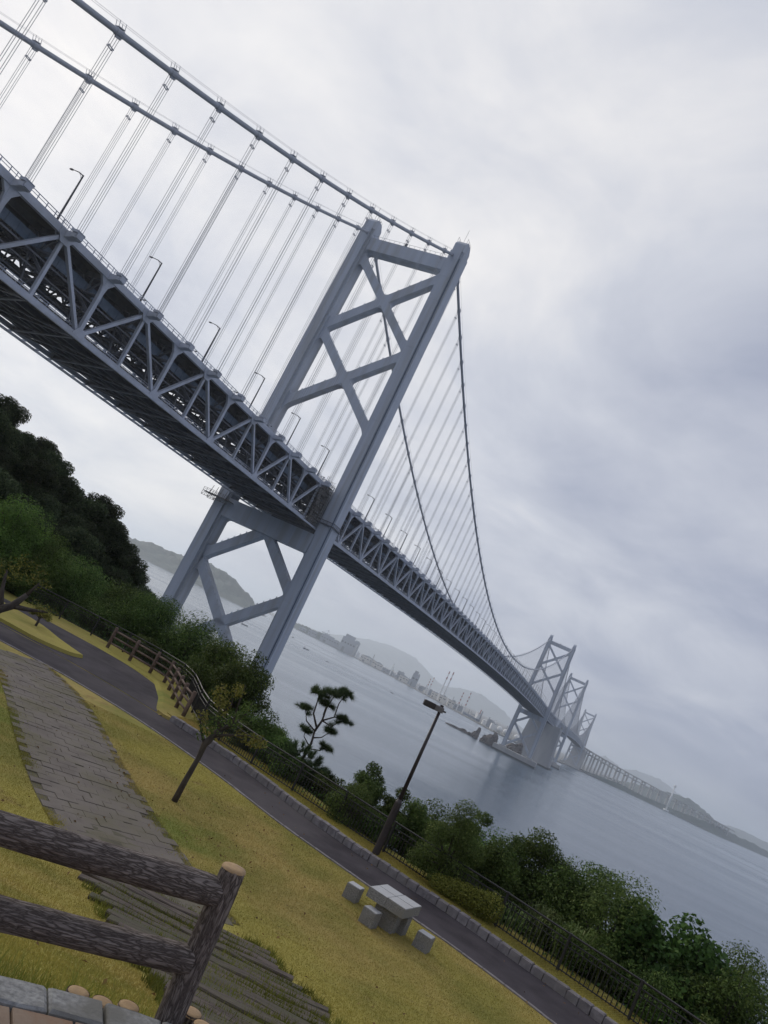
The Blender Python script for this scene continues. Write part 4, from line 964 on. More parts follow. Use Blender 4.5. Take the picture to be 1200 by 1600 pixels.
ship('fishing_boat', -68, 2050, 13, 1.2, 'faint distant boat seen between the near tower legs, under the island', ('darksteel', 'white'))
# rocky islets beside the second tower
def rock(x, y, parts, seed, label):
    """angular rock: a few overlapping hulls of scattered points, worn at the tide line"""
    r_ = random.Random(seed); bm = bmesh.new()
    for cx_, cy_, rx, ry, h, lean in parts:
        vs_ = []
        for i in range(46):
            a = r_.uniform(0, 6.283); t = r_.random()**0.7; k = (1-t**1.6*0.72)*r_.uniform(0.72, 1.0)
            vs_.append(bm.verts.new((cx_+math.cos(a)*rx*k+lean*t*h, cy_+math.sin(a)*ry*k, -1.5+(h+1.5)*t)))
        res = bmesh.ops.convex_hull(bm, input=vs_)
        junk = [v for v in res['geom_interior'] if isinstance(v, bmesh.types.BMVert)]
        bmesh.ops.delete(bm, geom=junk, context='VERTS')
    bmesh.ops.subdivide_edges(bm, edges=bm.edges[:], cuts=2, use_grid_fill=True)
    for v in bm.verts: v.co += Vector((r_.gauss(0, 1), r_.gauss(0, 1), r_.gauss(0, 0.8)))*0.55
    me = bpy.data.meshes.new('sea_rock'); bm.to_mesh(me); bm.free(); me.materials.append(M['rock'])
    tag(put('sea_rock', me, None, (x, y, 0), -0.4), label, 'rock', 'rocks in the strait')
rock(275, 1262, [(0, 0, 9, 7, 10, 0.1), (2, 0, 5, 5, 18, 0.1), (-7, 0, 7, 5, 5, 0)], 1, 'smaller pointed brown sea rock left of the second tower')
rock(294, 1240, [(0, 0, 14, 10, 17, 0.1), (5, 2, 9, 8, 22, 0.05), (-7, 0, 8, 7, 12, 0), (13, 0, 7, 7, 8, 0)], 2, 'larger blocky brown sea rock beside the second tower pier')
rock(246, 1278, [(0, 0, 26, 6, 3, 0), (14, 0, 12, 6, 5, 0)], 3, 'low flat reef trailing left from the brown sea rocks')
rock(338, 1262, [(0, 0, 22, 14, 18, 0), (8, 0, 12, 10, 24, 0)], 5, 'dark bushy rock behind the second tower between its legs')
# white rotating tower on the shore beyond the viaduct
o = far_root('observation_tower', 1462, 3112, 'slender white observation tower in front of the viaduct', 'tower')
mb = MB(); mb.tube([(0, 0, 0), (0, 0, 98)], [3.2, 2.6], 14); mb.build('shaft', M['white'], o, True)
mb = MB(); mb.tube([(0, 0, 92), (0, 0, 95), (0, 0, 101), (0, 0, 103)], [2.8, 5.2, 5.2, 2.5], 16); mb.build('cabin', M['white'], o)
mb = MB(); mb.tube([(0, 0, 0), (0, 0, 5)], [11, 10], 16); mb.build('base_hall', M['white'], o)

# ------------------------------------------------------------------ the park: paths, kerbs, steps, terrace
PK = Zc(-5.2)
n_ = 90
A = resample(NEAR, n_); B = resample(FAR, n_)
mb = MB(); strip_mesh(mb, A, B, PK+0.006, PK+0.006)
tag(mb.build('asphalt_path', M['asphalt'], fix=False), kind='structure')
mb = MB()
lob = smooth_poly([(-3.1, 30.0), (-4.0, 31.6), (-4.6, 33.75), (-5.3, 35.8), (-6.16, 37.11), (-8.0, 38.61), (-10.8, 39.7), (-15, 40.6), (-28, 42.5), (-40, 44)], 5)+[(-40, 36.5), (-30, 35.3), (-15, 33.7), (-10.6, 33.0), (-8.06, 32.3), (-5.93, 31.5), (-4.4, 30.7)]
mb.v = [(x, y, PK+0.011) for x, y in lob]; mb.f = [tuple(range(len(lob)))]
tag(mb.build('asphalt_forecourt', M['asphalt']), kind='structure')
# grassed traffic island at the left of the forecourt
isl = smooth_poly([(-8.5, 34.35), (-8.9, 33.55), (-10.2, 33.2), (-11.4, 33.5), (-15, 34.4), (-22, 35.4), (-23, 38), (-17, 39), (-12.2, 37.6), (-10.0, 35.6), (-8.5, 34.35)], 4)[:-1]
mb = MB(); mb.column(isl, PK-0.05, PK+0.14, 0.985, (-14, 36)); tag(mb.build('grass_island', M['lawn']), kind='structure')
# raised verge behind the kerb
VA = resample(offset(KERB, -0.17), 60); VB = resample(offset(KERB, -2.1), 60)
mb = MB(); strip_mesh(mb, VA, VB, Zc(-5.0), Zc(-5.03)); VC = resample(offset(KERB, -2.6), 60); strip_mesh(mb, VB, VC, Zc(-5.03), Zc(-5.9)); 
tag(mb.build('grass_verge', M['lawn'], fix=False), kind='structure')
fe = [(-3.7, 30.45), (-4.05, 31.55), (-4.5, 33.9), (-5.6, 37.6), (-7.7, 39.0), (-9.2, 39.7), (-13, 40.8)]
fe_o = offset(fe, -1.7)
mb = MB(); strip_mesh(mb, resample(offset(fe, 0.25), 40), resample(fe_o, 40), Zc(-5.1), Zc(-5.05)); strip_mesh(mb, resample(offset(fe, 0.25), 40), resample(offset(fe, 0.45), 40), Zc(-5.1), Zc(-5.19))
tag(mb.build('grass_verge', M['lawn'], fix=False), kind='structure')

mb = MB(); mb.column([(-2.75, 30.0), (-1.6, 30.3), (-0.9, 31.4), (-1.6, 32.6), (-2.9, 32.6), (-3.95, 31.5), (-3.95, 30.75), (-3.6, 30.42)], Zc(-5.7), Zc(-5.045)); tag(mb.build('grass_verge', M['lawn']), kind='structure')
mb = MB(); mb.column([(-4.3, 30.62), (-3.95, 30.28), (-3.6, 30.25), (-3.5, 30.9), (-4.15, 31.1)], Zc(-5.6), Zc(-5.088), 0.97, (-3.9, 30.65)); tag(mb.build('grass_verge', M['lawn']), kind='structure')
def stone_mesh(l, w_, h, seed, name, mat, bev=0.012, jit=0.008):
    r_ = random.Random(seed); mb = MB(); mb.box((0, 0, 0), (l, w_, h), 0, bev)
    mb.v = [(x+r_.uniform(-jit, jit), y+r_.uniform(-jit, jit), z+r_.uniform(-jit, jit)*0.6) for x, y, z in mb.v]
    return mb.mesh(name, mat)
kerb = tag(empty('stone_kerb', (0, 0, 0)), kind='structure')
KM = [stone_mesh(0.305, 0.17, 0.28, i, 'kerb_stone', M['kerb'], 0.025, 0.016) for i in range(5)]
t = 0.2; L_ = cum(KERB)[-1]
while t < L_-0.05:
    (x, y), a = along(KERB, t); nx, ny = math.sin(a), -math.cos(a)
    put('kerb_stone', KM[rng.randrange(5)], kerb, (x+nx*0.085*1, y+ny*0.085*1, Zc(-5.115)+rng.uniform(-.01, .01)), a+rng.uniform(-.02, .02)); t += 0.33
edging = tag(empty('path_edging', (0, 0, 0)), kind='structure')
EM = [stone_mesh(0.59, 0.09, 0.12, 10+i, 'edging_stone', M['kerb'], 0.008, 0.006) for i in range(4)]
t = 0.3; L_ = cum(NEAR)[-1]
while t < L_-8:
    (x, y), a = along(NEAR, t); put('edging_stone', EM[rng.randrange(4)], edging, (x, y, PK-0.025), a+rng.uniform(-.01, .01)); t += 0.6

# block-paved path running down to the asphalt, and the timber-edged steps above it
PATH = smooth_poly([(-9.4, 28.6), (-7.4, 26.35), (-5.9, 23.8), (-4.45, 21.0), (-2.9, 18.2), (-1.35, 15.8), (-0.35, 14.2)], 8)
PW = 2.7
def gz(x, y): return float(height(np.array([x]), np.array([y]))[0])
bed = MB(); P1 = resample(PATH, 60)
LQ = offset(P1, PW/2+0.1); RQ = offset(P1, -PW/2-0.1)
for (ax, ay), (bx, by) in zip(LQ, RQ): bed.v += [(ax, ay, Zc(gz(ax, ay))+0.008), (bx, by, Zc(gz(bx, by))+0.008)]
bed.f = [(2*i, 2*i+1, 2*i+3, 2*i+2) for i in range(59)]
pth = tag(bed.build('block_path', M['joint'], fix=False), kind='structure')
PVM = [stone_mesh(0.443, 0.285, 0.06, 30+i, 'paving_block', M['paver'], 0.006, 0.004) for i in range(6)]
t = 0.1; row = 0; L_ = cum(PATH)[-1]; cnt = 0
while t < L_:
    (x, y), a = along(PATH, t); nx, ny = -math.sin(a), math.cos(a); off = 0.22*(row % 2)
    for j in range(-3, 3):
        u = (j+0.5)*0.45+off-0.1+rng.uniform(-.008, .008)
        if abs(u) > PW/2-0.1: continue
        px, py = x+nx*u, y+ny*u
        o = put('paving_block', PVM[rng.randrange(6)], pth, (px, py, Zc(gz(px, py))-0.003+rng.uniform(-.012, .008)), a+math.pi/2+rng.uniform(-.008, .008)); cnt += 1
    t += 0.292; row += 1
STEP = [(-0.35, 14.2), (0.45, 12.4), (1.15, 10.4), (1.75, 8.4), (2.2, 6.2), (2.4, 4.6)]
steps = tag(empty('timber_steps', (0, 0, 0)), kind='structure')
PLM = []
for i in range(6):
    mb = MB(); r_ = random.Random(50+i); n2 = 9
    for k in range(n2):
        x = -1.0+2.0*k/(n2-1); w_ = 0.078+r_.uniform(-.018, .016); zt = 0.055+r_.uniform(-.022, .012)
        mb.v += [(x*0.5*2, -w_, -0.08), (x, -w_, zt-0.015), (x, -w_+0.015, zt), (x, w_-0.015, zt+r_.uniform(-.004, .004)), (x, w_, zt-0.015), (x, w_, -0.08)]
    for k in range(n2-1):
        for j in range(5): mb.f.append((k*6+j, k*6+j+1, (k+1)*6+j+1, (k+1)*6+j))
    mb.f += [tuple(range(6)), tuple(range((n2-1)*6, n2*6))[::-1]]
    PLM.append(mb.mesh('timber_plank', M['timber']))
STEPY = []; t = 0.15; L_ = cum(STEP)[-1]
while t < L_:
    (x, y), a = along(STEP, t)
    ln = rng.uniform(1.62, 1.85); px = x+rng.uniform(-.1, .1); yy = y+rng.uniform(-.02, .02)
    o = put('timber_plank', PLM[rng.randrange(6)], steps, (px, yy, Zc(gz(px, yy))+0.015+rng.uniform(-.012, .012)), rng.uniform(-.03, .03)-0.05); o.scale = (ln, rng.uniform(0.8, 1.1), 1)
    STEPY.append((yy, px)); t += 0.35

# terrace: tiled floor, ring of edge stones, log stumps, log rail fence
TC = (1.03, 0.39); TZ = Zc(-2.0)
mb = MB(); poly = [(TC[0]+3.99*math.cos(a), TC[1]+3.99*math.sin(a)) for a in np.linspace(0, 2*math.pi, 72, endpoint=False)]
mb.column(poly, TZ-1.5, TZ-0.05); ter = tag(mb.build('terrace', M['soil']), kind='structure')
def sector(name, r0, r1, a0, a1, z0, z1, mat, parent, bev=0.008, n=3, jit=0.0):
    mb = MB(); g = 0.006
    ps = [];  am = (a0+a1)/2; rm = (r0+r1)/2
    cxx, cyy = TC[0]+rm*math.cos(am), TC[1]+rm*math.sin(am)
    def ring(i, z):
        A_ = np.linspace(a0+(g+i)/r1, a1-(g+i)/r1, n)
        pts = [(TC[0]+(r0+g+i)*math.cos(a), TC[1]+(r0+g+i)*math.sin(a)) for a in A_]+[(TC[0]+(r1-g-i)*math.cos(a), TC[1]+(r1-g-i)*math.sin(a)) for a in A_[::-1]]
        return [(x-cxx+rng.uniform(-jit, jit), y-cyy+rng.uniform(-jit, jit), z-z1+rng.uniform(-jit, jit)*0.5) for x, y in pts]
    k = 2*n; mb.v = ring(0, z0)+ring(0, z1-bev)+ring(bev, z1)
    mb.f = [tuple(range(2*k, 3*k))]
    for l in (0, k):
        for i in range(k): mb.f.append((l+i, l+(i+1) % k, l+k+(i+1) % k, l+k+i))
    return mb.build(name, mat, parent, False, (cxx, cyy, z1))
a = 1.05
while a < 2.75:
    da = (0.262+rng.uniform(-.02, .03))/3.9
    sector('edge_stone', 3.79, 3.995, a, a+da, TZ-0.12, TZ+0.010+rng.uniform(-.006, .006), M['edgestone'], ter, 0.012, 3, 0.006); a += da
for r0, w_ in ((3.478, 0.305), (3.168, 0.30), (2.858, 0.30), (2.50, 0.348)):
    a = 1.0+rng.uniform(0, .05)
    while a < 2.75:
        da = 0.285/(r0+0.3); sector('floor_tile', r0, r0+w_, a, a+da, TZ-0.05, TZ+rng.uniform(-.003, .003), M['tile'], ter, 0.004); a += da
mb = MB(); poly = [(TC[0]+2.5*math.cos(a), TC[1]+2.5*math.sin(a)) for a in np.linspace(0, 2*math.pi, 48, endpoint=False)]
mb.column(poly, TZ-0.06, TZ-0.004); mb.build('floor_slab', M['tile'], ter)
def log_mesh(name, L, r, n=22, rings=26, amp=0.05, seed=0):
    g = np.random.default_rng(seed); V = []; ph = g.uniform(0, 6.28, 6); k1 = g.normal(size=(rings, n))*0.012
    for i in range(rings):
        z = L*i/(rings-1)
        for j in range(n):
            t = 2*math.pi*j/n; rr = r*(1+amp*math.sin(2*t+ph[0]+z*2.1)+0.6*amp*math.sin(5*t+ph[1]-z*3.7)+0.4*amp*math.sin(9*t+ph[2]+z*9)+k1[i, j])
            if i in (0, rings-1): rr *= 0.95
            V.append((rr*math.cos(t), rr*math.sin(t), z))
    ix = np.arange(rings*n).reshape(rings, n); nx = np.roll(ix, -1, 1)
    Fq = np.stack([ix[:-1], nx[:-1], nx[1:], ix[1:]], -1).reshape(-1, 4)
    me = np_mesh(name, V, Fq, M['bark'], True); return me
def cap_mesh(r, name='cut_end', n=22):
    mb = MB(); V = [(0, 0, 0.004)]
    for rr, z in ((0.5, 0.003), (0.9, 0.0), (0.97, -0.012)):
        V += [(r*rr*math.cos(2*math.pi*j/n), r*rr*math.sin(2*math.pi*j/n), z) for j in range(n)]
    mb.v = V; mb.f = [(0, 1+j, 1+(j+1) % n) for j in range(n)]
    for l in (1, 1+n):
        for j in range(n): mb.f.append((l+j, l+n+j, l+n+(j+1) % n, l+(j+1) % n))
    return mb.mesh(name, M['cutwood'], True)
def log_between(name, p, q, r, parent, seed=0, caps=False):
    p = Vector(p); q = Vector(q); d = q-p
    o = put(name, log_mesh(name, d.length, r, seed=seed), parent, p); o.rotation_euler = d.to_track_quat('Z', 'Y').to_euler(); return o
fen = tag(empty('log_fence', (0.14, 4.36, TZ)), 'dark bark-textured log rail fence on the terrace edge in the left foreground', 'fence')
def rel(p): return Vector(p)-Vector((0.14, 4.36, TZ))
pa, pb = (0.14, 4.36), (-1.78, 3.47)
for i, (x, y) in enumerate((pa, pb)):
    lean = (0.0, 0.0)
    ps = log_between('post', rel((x, y, TZ-0.1)), rel((x-0.035, y, Zc(-1.262))), 0.066, fen, 5+i)
    c_ = put('cut_end', cap_mesh(0.0685), ps, (0, 0, 0.008+Vector(rel((x-0.035, y, Zc(-1.262)))-rel((x, y, TZ-0.1))).length))
for i, z in enumerate((-1.392, -1.735)):
    sft = -0.02 if i == 0 else 0.0
    log_between('rail', rel((pb[0], pb[1]+0.02, Zc(z-0.01))), rel((0.10+sft, 4.345, Zc(z))), 0.071, fen, 20+i)
# short log stumps set round the outside of the edge stones
SM = log_mesh('stump_bark', 0.5, 0.058, 18, 10, 0.03, 77); SCAP = cap_mesh(0.058, 'cut_end', 22)
k = 0
for a in np.arange(1.15, 2.55, 0.0315):
    x, y = TC[0]+4.085*math.cos(a), TC[1]+4.085*math.sin(a)
    hz = (rng.uniform(-.05, 0.0)-0.02) if 1.83 < a < 1.925 else rng.uniform(-.22, -.14)
    o = put('log_stump', SM, None, (x, y, TZ+hz-0.5), rng.uniform(0, 6)); c_ = put('cut_end', SCAP, o, (0, 0, 0.5))
    tag(o, 'short upright log stump in the row edging the terrace', 'log', 'log stumps edging the terrace'); k += 1

for x, y, dz in ((0.235, 4.555, -0.03), (0.31, 4.44, -0.015), (0.395, 4.53, -0.05), (0.43, 4.40, -0.02)):
    o = put('log_stump', SM, None, (x, y, TZ+dz-0.5), rng.uniform(0, 6)); c_ = put('cut_end', SCAP, o, (0, 0, 0.5))
    tag(o, 'short upright log stump in the row edging the terrace', 'log', 'log stumps edging the terrace')
# stone table and stools
def stone_table():
    c = (3.98, 18.92); rz = math.atan2(-0.51, 0.86); o = tag(empty('stone_table', (c[0], c[1], PK), rz), 'square granite picnic table of four slabs on a block foot beside the path', 'table'); o.scale = (0.92, 0.92, 0.95)
    for i, (ux, uy) in enumerate(((-1, -1), (-1, 1), (1, -1), (1, 1))):
        mb = MB(); mb.box((ux*0.262, uy*0.262, 0.60+0.004*i), (0.515, 0.515, 0.22), 0, 0.012); mb.v = [(x+rng.uniform(-.006, .006), y+rng.uniform(-.006, .006), z) for x, y, z in mb.v]
        sl = mb.build('slab', M['granite'], o)
        mb = MB(); mb.box((ux*0.262, uy*0.262, 0.7125+0.004*i), (0.50, 0.50, 0.012), 0, 0.004); mb.build('sawn_top', M['granite_top'], sl)
    mb = MB(); mb.box((0, 0, 0.23), (0.62, 0.42, 0.50), 0, 0.015); mb.build('foot', M['granite'], o)
    mb = MB(); mb.box((0.3, 0.3, 0.2), (0.3, 0.3, 0.45), 0, 0.015); mb.build('foot', M['granite'], o)
stone_table()
for (x, y, rz), lab in zip([(3.20, 19.72, -0.45), (3.56, 18.52, -0.6), (4.86, 18.62, -0.5)], ['granite cube stool on the far left of the stone table', 'granite cube stool in front of the stone table, between the other two', 'granite cube stool on the right of the stone table, nearest the path']):
    o = tag(empty('stone_stool', (x, y, PK), rz), lab, 'stool', 'stone stools round the table')
    mb = MB(); mb.box((0, 0, 0.16), (0.345, 0.30, 0.34), 0, 0.015); mb.v = [(a+rng.uniform(-.012, .012), b+rng.uniform(-.012, .012), c) for a, b, c in mb.v]; mb.build('block', M['granite'], o)
    mb = MB(); mb.box((0, 0, 0.332), (0.33, 0.285, 0.012), 0, 0.004); mb.build('sawn_top', M['granite_top'], o)

# park lamp
o = tag(empty('park_lamp', (4.06, 24.25, Zc(-5.0))), 'tall dark brown park lamp with one box head standing behind the kerb', 'street lamp')
mb = MB(); mb.tube([(0, 0, -0.1), (0, 0, 1.55), (0, 0, 1.58), (0, 0, 1.66)], [0.115, 0.105, 0.10, 0.062], 16); mb.build('sleeve', M['lampmetal'], o, False)
mb = MB(); mb.tube([(0, 0, 1.6), (0, 0, 4.42)], [0.060, 0.046], 14); mb.build('pole', M['lampmetal'], o, True)
mb = MB(); mb.box((-0.06, 0, 4.47), (0.30, 0.16, 0.17), 0, 0.02); mb.build('bracket', M['lamphead'], o)
mb = MB(); mb.box((-0.36, 0, 4.475), (0.36, 0.22, 0.17), 0, 0.02); hd = mb.build('lamp_head', M['lampmetal'], o)
mb = MB(); mb.box((-0.36, -0.005, 4.386), (0.30, 0.19, 0.012)); mb.build('lens', M['lampglass'], hd)
mb = MB(); mb.box((0.13, 0, 4.46), (0.10, 0.07, 0.05)); mb.box((0.0, 0, 4.58), (0.10, 0.08, 0.06)); mb.build('fitting', M['lampmetal'], o)

# black metal fence on the cliff edge
FL = smooth_poly([(14.2, 15.2), (12.0, 18.1), (9.91, 20.51), (8.75, 21.43), (7.64, 22.5), (5.2, 24.3), (2.92, 26.03), (1.54, 27.09), (0.34, 27.86), (-0.91, 28.9), (-2.2, 30.3), (-3.1, 32.1), (-3.8, 34.8), (-5.0, 38.5), (-7.2, 40.2), (-9.3, 40.9), (-13, 41.8), (-16, 42.3)], 4)
FENCEL = FL
fz = Zc(-5.0); FH = 0.92
cf = tag(empty('metal_fence', (0, 0, 0)), 'low black metal railing with thin pickets along the cliff edge', 'fence')
L_ = cum(FL)[-1]; t = 0.3; sp = 1.95
mb = MB(); mb.tube([(0, 0, -0.35), (0, 0, FH+0.03)], 0.042, 8); POST = mb.mesh('post', M['fence'])
mb = MB(); mb.tube([(0, 0, 0.03), (0, 0, FH-0.16)], 0.0135, 5, False); PICK = mb.mesh('picket', M['fence'])
picks = []
while t < L_-sp:
    (x0, y0), a0 = along(FL, t); (x1, y1), a1 = along(FL, t+sp)
    put('post', POST, cf, (x0, y0, fz))
    mb = MB()
    for hh, r_ in ((FH, 0.028), (FH-0.16, 0.018), (0.06, 0.018), (FH-0.30, 0.013)): mb.tube([(x0, y0, fz+hh), (x1, y1, fz+hh)], r_, 6)
    mb.build('rail', M['fence'], cf)
    for k in range(1, 16):
        u = k/16; picks.append((x0+(x1-x0)*u, y0+(y1-y0)*u))
    t += sp
picks.sort(key=lambda p: math.hypot(*p))
for p in picks[:290]: put('picket', PICK, cf, (p[0], p[1], fz))
mb = MB()
for p in picks[290:]: mb.bar((p[0], p[1], fz+0.03), (p[0], p[1], fz+FH-0.16), 0.018, 0.018)
tag(mb.build('far_pickets', M['fence'], cf), kind='stuff')

# log rail fence round the end of the forecourt
wf = tag(empty('rail_fence', (-5, 36, Zc(-5.1))), 'curved brown log fence with three rails round the end of the asphalt', 'fence')
WP = [(-3.46, 31.5), (-4.0, 32.8), (-4.5, 34.4), (-5.05, 36.2), (-5.6, 37.7), (-6.5, 38.45), (-7.74, 39.2), (-9.12, 39.95)]
o_ = Vector((-5, 36, Zc(-5.1)))
for i, (x, y) in enumerate(WP):
    mb = MB(); mb.tube([(0, 0, -0.3), (0, 0, 0.5), (0, 0, 1.03), (0, 0, 1.05)], [0.085, 0.082, 0.08, 0.06], 12); mb.build('post', M['fencelog'], wf, True, Vector((x, y, Zc(-5.1)))-o_)
    if i < len(WP)-1:
        for hz in (0.28, 0.58, 0.88):
            mb = MB(); mb.tube([Vector((x, y, Zc(-5.1)+hz))-o_, Vector((*WP[i+1], Zc(-5.1)+hz))-o_], 0.045, 10); mb.build('rail', M['fencelog'], wf, True)

# ------------------------------------------------------------------ vegetation
def leaves_mesh(name, P, Nrm, l, w_, mat, g, droop=0.15, tri=False):
    """one small folded diamond per point, facing roughly Nrm"""
    n = len(P); a = g.normal(size=(n, 3)); a -= (a*Nrm).sum(1, keepdims=True)*Nrm; a /= np.linalg.norm(a, axis=1, keepdims=True)+1e-9
    b = np.cross(Nrm, a); ls = (l*g.uniform(0.65, 1.3, (n, 1))); ws = (w_*g.uniform(0.7, 1.25, (n, 1)))
    v0 = P-a*ls/2; v1 = P+b*ws/2+Nrm*ws*droop; v2 = P+a*ls/2-Nrm*ls*droop; v3 = P-b*ws/2+Nrm*ws*droop
    V = np.stack([v0, v1, v2, v3], 1).reshape(-1, 3); i = np.arange(n)*4
    Fq = np.stack([i, i+1, i+2, i+3], 1)
    return np_mesh(name, V, Fq, mat)
def clump_points(clumps, n, g, shell=0.6):
    C_ = np.array([c[:3] for c in clumps]); Rr_ = np.array([c[3:6] for c in clumps])
    wts = (Rr_[:, 0]*Rr_[:, 1]+Rr_[:, 0]*Rr_[:, 2]); wts = wts/wts.sum(); k = g.choice(len(clumps), n, p=wts)
    d = g.normal(size=(n, 3)); d /= np.linalg.norm(d, axis=1, keepdims=True)
    r = (1-shell*g.random((n, 1))**1.6)*(1+0.07*g.normal(size=(n, 1)))
    P = C_[k]+d*Rr_[k]*r
    Nn = d*0.7+np.array([0, 0, 0.55])+g.normal(size=(n, 3))*0.55; Nn /= np.linalg.norm(Nn, axis=1, keepdims=True)
    return P, Nn
def auto_clumps(rx, ry, rz, k, g, lo=0.30, hi=0.52, squash=0.85):
    o = []
    for i in range(k):
        d = g.normal(size=3); d /= np.linalg.norm(d); q = g.uniform(0.35, 0.85); s = g.uniform(lo, hi)
        m_ = min(rx, rz)
        o.append((d[0]*rx*q, d[1]*ry*q, d[2]*rz*q, m_*s*1.15, m_*s*1.15, m_*s*squash))
    o.append((0, 0, -rz*0.1, rx*0.55, ry*0.55, rz*0.6)); return o
def trunk_limbs(base_z, clumps, r, g, mat=None, bend=0.1, top=None):
    mb = MB(); top = top or (0, 0, base_z*0.45)
    mid = (g.normal()*bend, g.normal()*bend, (base_z+top[2])/2)
    mb.tube([(0, 0, base_z-0.2), mid, top], [r*1.15, r*0.9, r*0.7], 8, True, 0.08)
    for c in clumps:
        e_ = Vector(c[:3]); t = Vector(top); mid2 = t.lerp(e_, 0.5)+Vector((g.normal()*0.06, g.normal()*0.06, 0.05))
        mb.tube([t, mid2, e_], [r*0.5, r*0.3, r*0.12], 5, False)
    return mb
def plant(name, label, cat, x, y, zc, rx, rz, leafmat, l=0.075, dens=5200, k=None, seed=0, group=None, trunk_r=None, ry=None, clumps=None, crown='crown', w_ratio=0.5, base=None, shell=0.6):
    g = np.random.default_rng(seed); ry = ry or rx*0.95
    bz = gz(x, y) if base is None else base; h0 = zc-bz
    if clumps is None and base is None:      # shrubs are leafy right down to the ground
        top_ = zc+rz; rz = (top_-bz-0.1)/2; zc = top_-rz; h0 = zc-bz
    clumps = clumps or auto_clumps(rx, ry, rz, k or int(14+7*rx*rz), g)
    o = tag(empty(name, (x, y, Zc(bz))), label, cat, group)
    mb = trunk_limbs(-h0, clumps, trunk_r or 0.05+0.03*rx, g)
    mb.v = [(a, b, c+h0) for a, b, c in mb.v]
    mb.build('trunk', M['trunk'], o, True)
    n = int(dens*max(rx*rz, 0.35)); P, Nn = clump_points(clumps, n, g, shell); P[:, 2] += h0
    keep = P[:, 2] > 0.02
    put(crown, leaves_mesh(crown, P[keep], Nn[keep], l, l*w_ratio, M[leafmat], g), o)
    return o
G1 = 'shrubs and trees behind the cliff fence'
SPEC = [
 (3.54, 28.5, -4.05, 0.62, 1.40, 'leaf_podo', 'narrow upright dark bush just left of the park lamp'),
 (4.52, 27.5, -4.06, 0.52, 0.72, 'leaf_dark', 'small dark bush directly behind the park lamp'),
 (7.08, 27.5, -3.66, 0.72, 1.12, 'leaf_dark', 'dark slim shrub right behind the round-topped clipped tree'),
 (7.38, 25.0, -4.00, 0.86, 1.10, 'leaf_mid', 'loose olive-green shrub behind the low clipped hedge'),
 (8.80, 27.0, -3.64, 0.92, 1.00, 'leaf_dark', 'dark shrub, second one right of the round-topped tree'),
 (9.66, 26.5, -3.32, 1.08, 1.20, 'leaf_dark', 'tallest dark shrub right of the hedge, with a peaked top'),
 (10.90, 25.5, -3.40, 1.00, 0.98, 'leaf_dark', 'dark spreading shrub between the peaked shrub and the vine-covered bushes'),
 (10.53, 25.0, -4.62, 0.95, 0.90, 'leaf_dark', 'low dark bush in shade behind the tall weeds'),
 (5.15, 26.7, -3.95, 0.75, 0.75, 'leaf_mid', 'green bush filling the gap between the lamp and the round-topped tree'),
 (-2.11, 33.6, -3.22, 1.25, 1.70, 'leaf_dark', 'dark open-branched tree in front of the near tower leg foot'),
 (-3.54, 38.0, -3.50, 1.36, 1.70, 'leaf_mid', 'green leafy tree behind the end of the log fence'),
 (-0.33, 31.2, -4.45, 0.95, 1.00, 'leaf_mid', 'rounded green shrub behind the fence right of the log fence'),
 (-5.94, 43.0, -3.70, 2.00, 1.80, 'leaf_dark', 'broad dark bush behind the middle of the log fence'),
 (-8.72, 45.0, -3.55, 1.95, 1.90, 'leaf_dark', 'broad dark bush behind the left end of the log fence'),
 (-11.06, 47.0, -3.80, 1.85, 1.80, 'leaf_dark', 'dark bush left of the log fence below the hill'),
 (-3.34, 38.6, -5.00, 1.20, 1.20, 'leaf_dark', 'low dark bush under the green tree at the fence end'),
 (-6.60, 44.0, -4.90, 1.75, 1.50, 'leaf_dark', 'low dark bush filling behind the log fence'),
 (-11.83, 45.4, -4.75, 1.45, 1.40, 'leaf_mid', 'mid-green bush at the far edge of the forecourt'),
]
for i, (x, y, zc, rx, rz, lm, lab) in enumerate(SPEC):
    big = y > 33
    plant('evergreen_shrub', lab, 'shrub', x, y, zc, rx, rz, lm, 0.11 if big else 0.088, 6000 if big else 10500, seed=100+i, group=G1)
FILL = ['leaf_dark', 'leaf_mid', 'leaf_podo']
FLAB = ['behind the fence near the right corner', 'left of the right corner', 'under the vine-covered bushes', 'beside the tall weeds', 'behind the tall weeds', 'under the peaked shrub', 'left of the peaked shrub', 'behind the low hedge', 'at the right end of the low hedge', 'right of the round-topped tree', 'under the round-topped tree', 'between the lamp and the round-topped tree', 'just right of the lamp', 'just left of the lamp', 'right of the fuzzy pines', 'behind the fuzzy pines', 'left of the fuzzy pines', 'below the open-branched tree', 'behind the young tree', 'at the end of the log fence', 'under the log fence end', 'behind the log fence bend', 'behind the log fence middle', 'behind the log fence start']
fr = random.Random(33)
for i, lab in enumerate(FLAB):
    t = 2.2+i*1.42; (x, y), a = along(FENCEL, t); s = fr.uniform(1.0, 2.5); px, py = x+math.sin(a)*s, y-math.cos(a)*s
    b_ = gz(px, py); top_ = -5.0+fr.uniform(0.75, 1.65); rz = (top_-b_)/2
    plant('filler_shrub', 'low leafy shrub '+lab, 'shrub', px, py, top_-rz, fr.uniform(0.85, 1.25), rz, FILL[i % 3], 0.088, 9000, seed=700+i, group=G1)
ROW2 = ['in the right corner of the green band', 'above the broad-leaved vines', 'right of the peaked shrub', 'behind the peaked shrub', 'above the hedge', 'behind the round-topped tree', 'between lamp and round-topped tree', 'left behind the lamp', 'right of the open pine', 'left of the open pine', 'beside the near tower foot', 'below the near tower foot', 'above the log fence end', 'above the log fence bend']
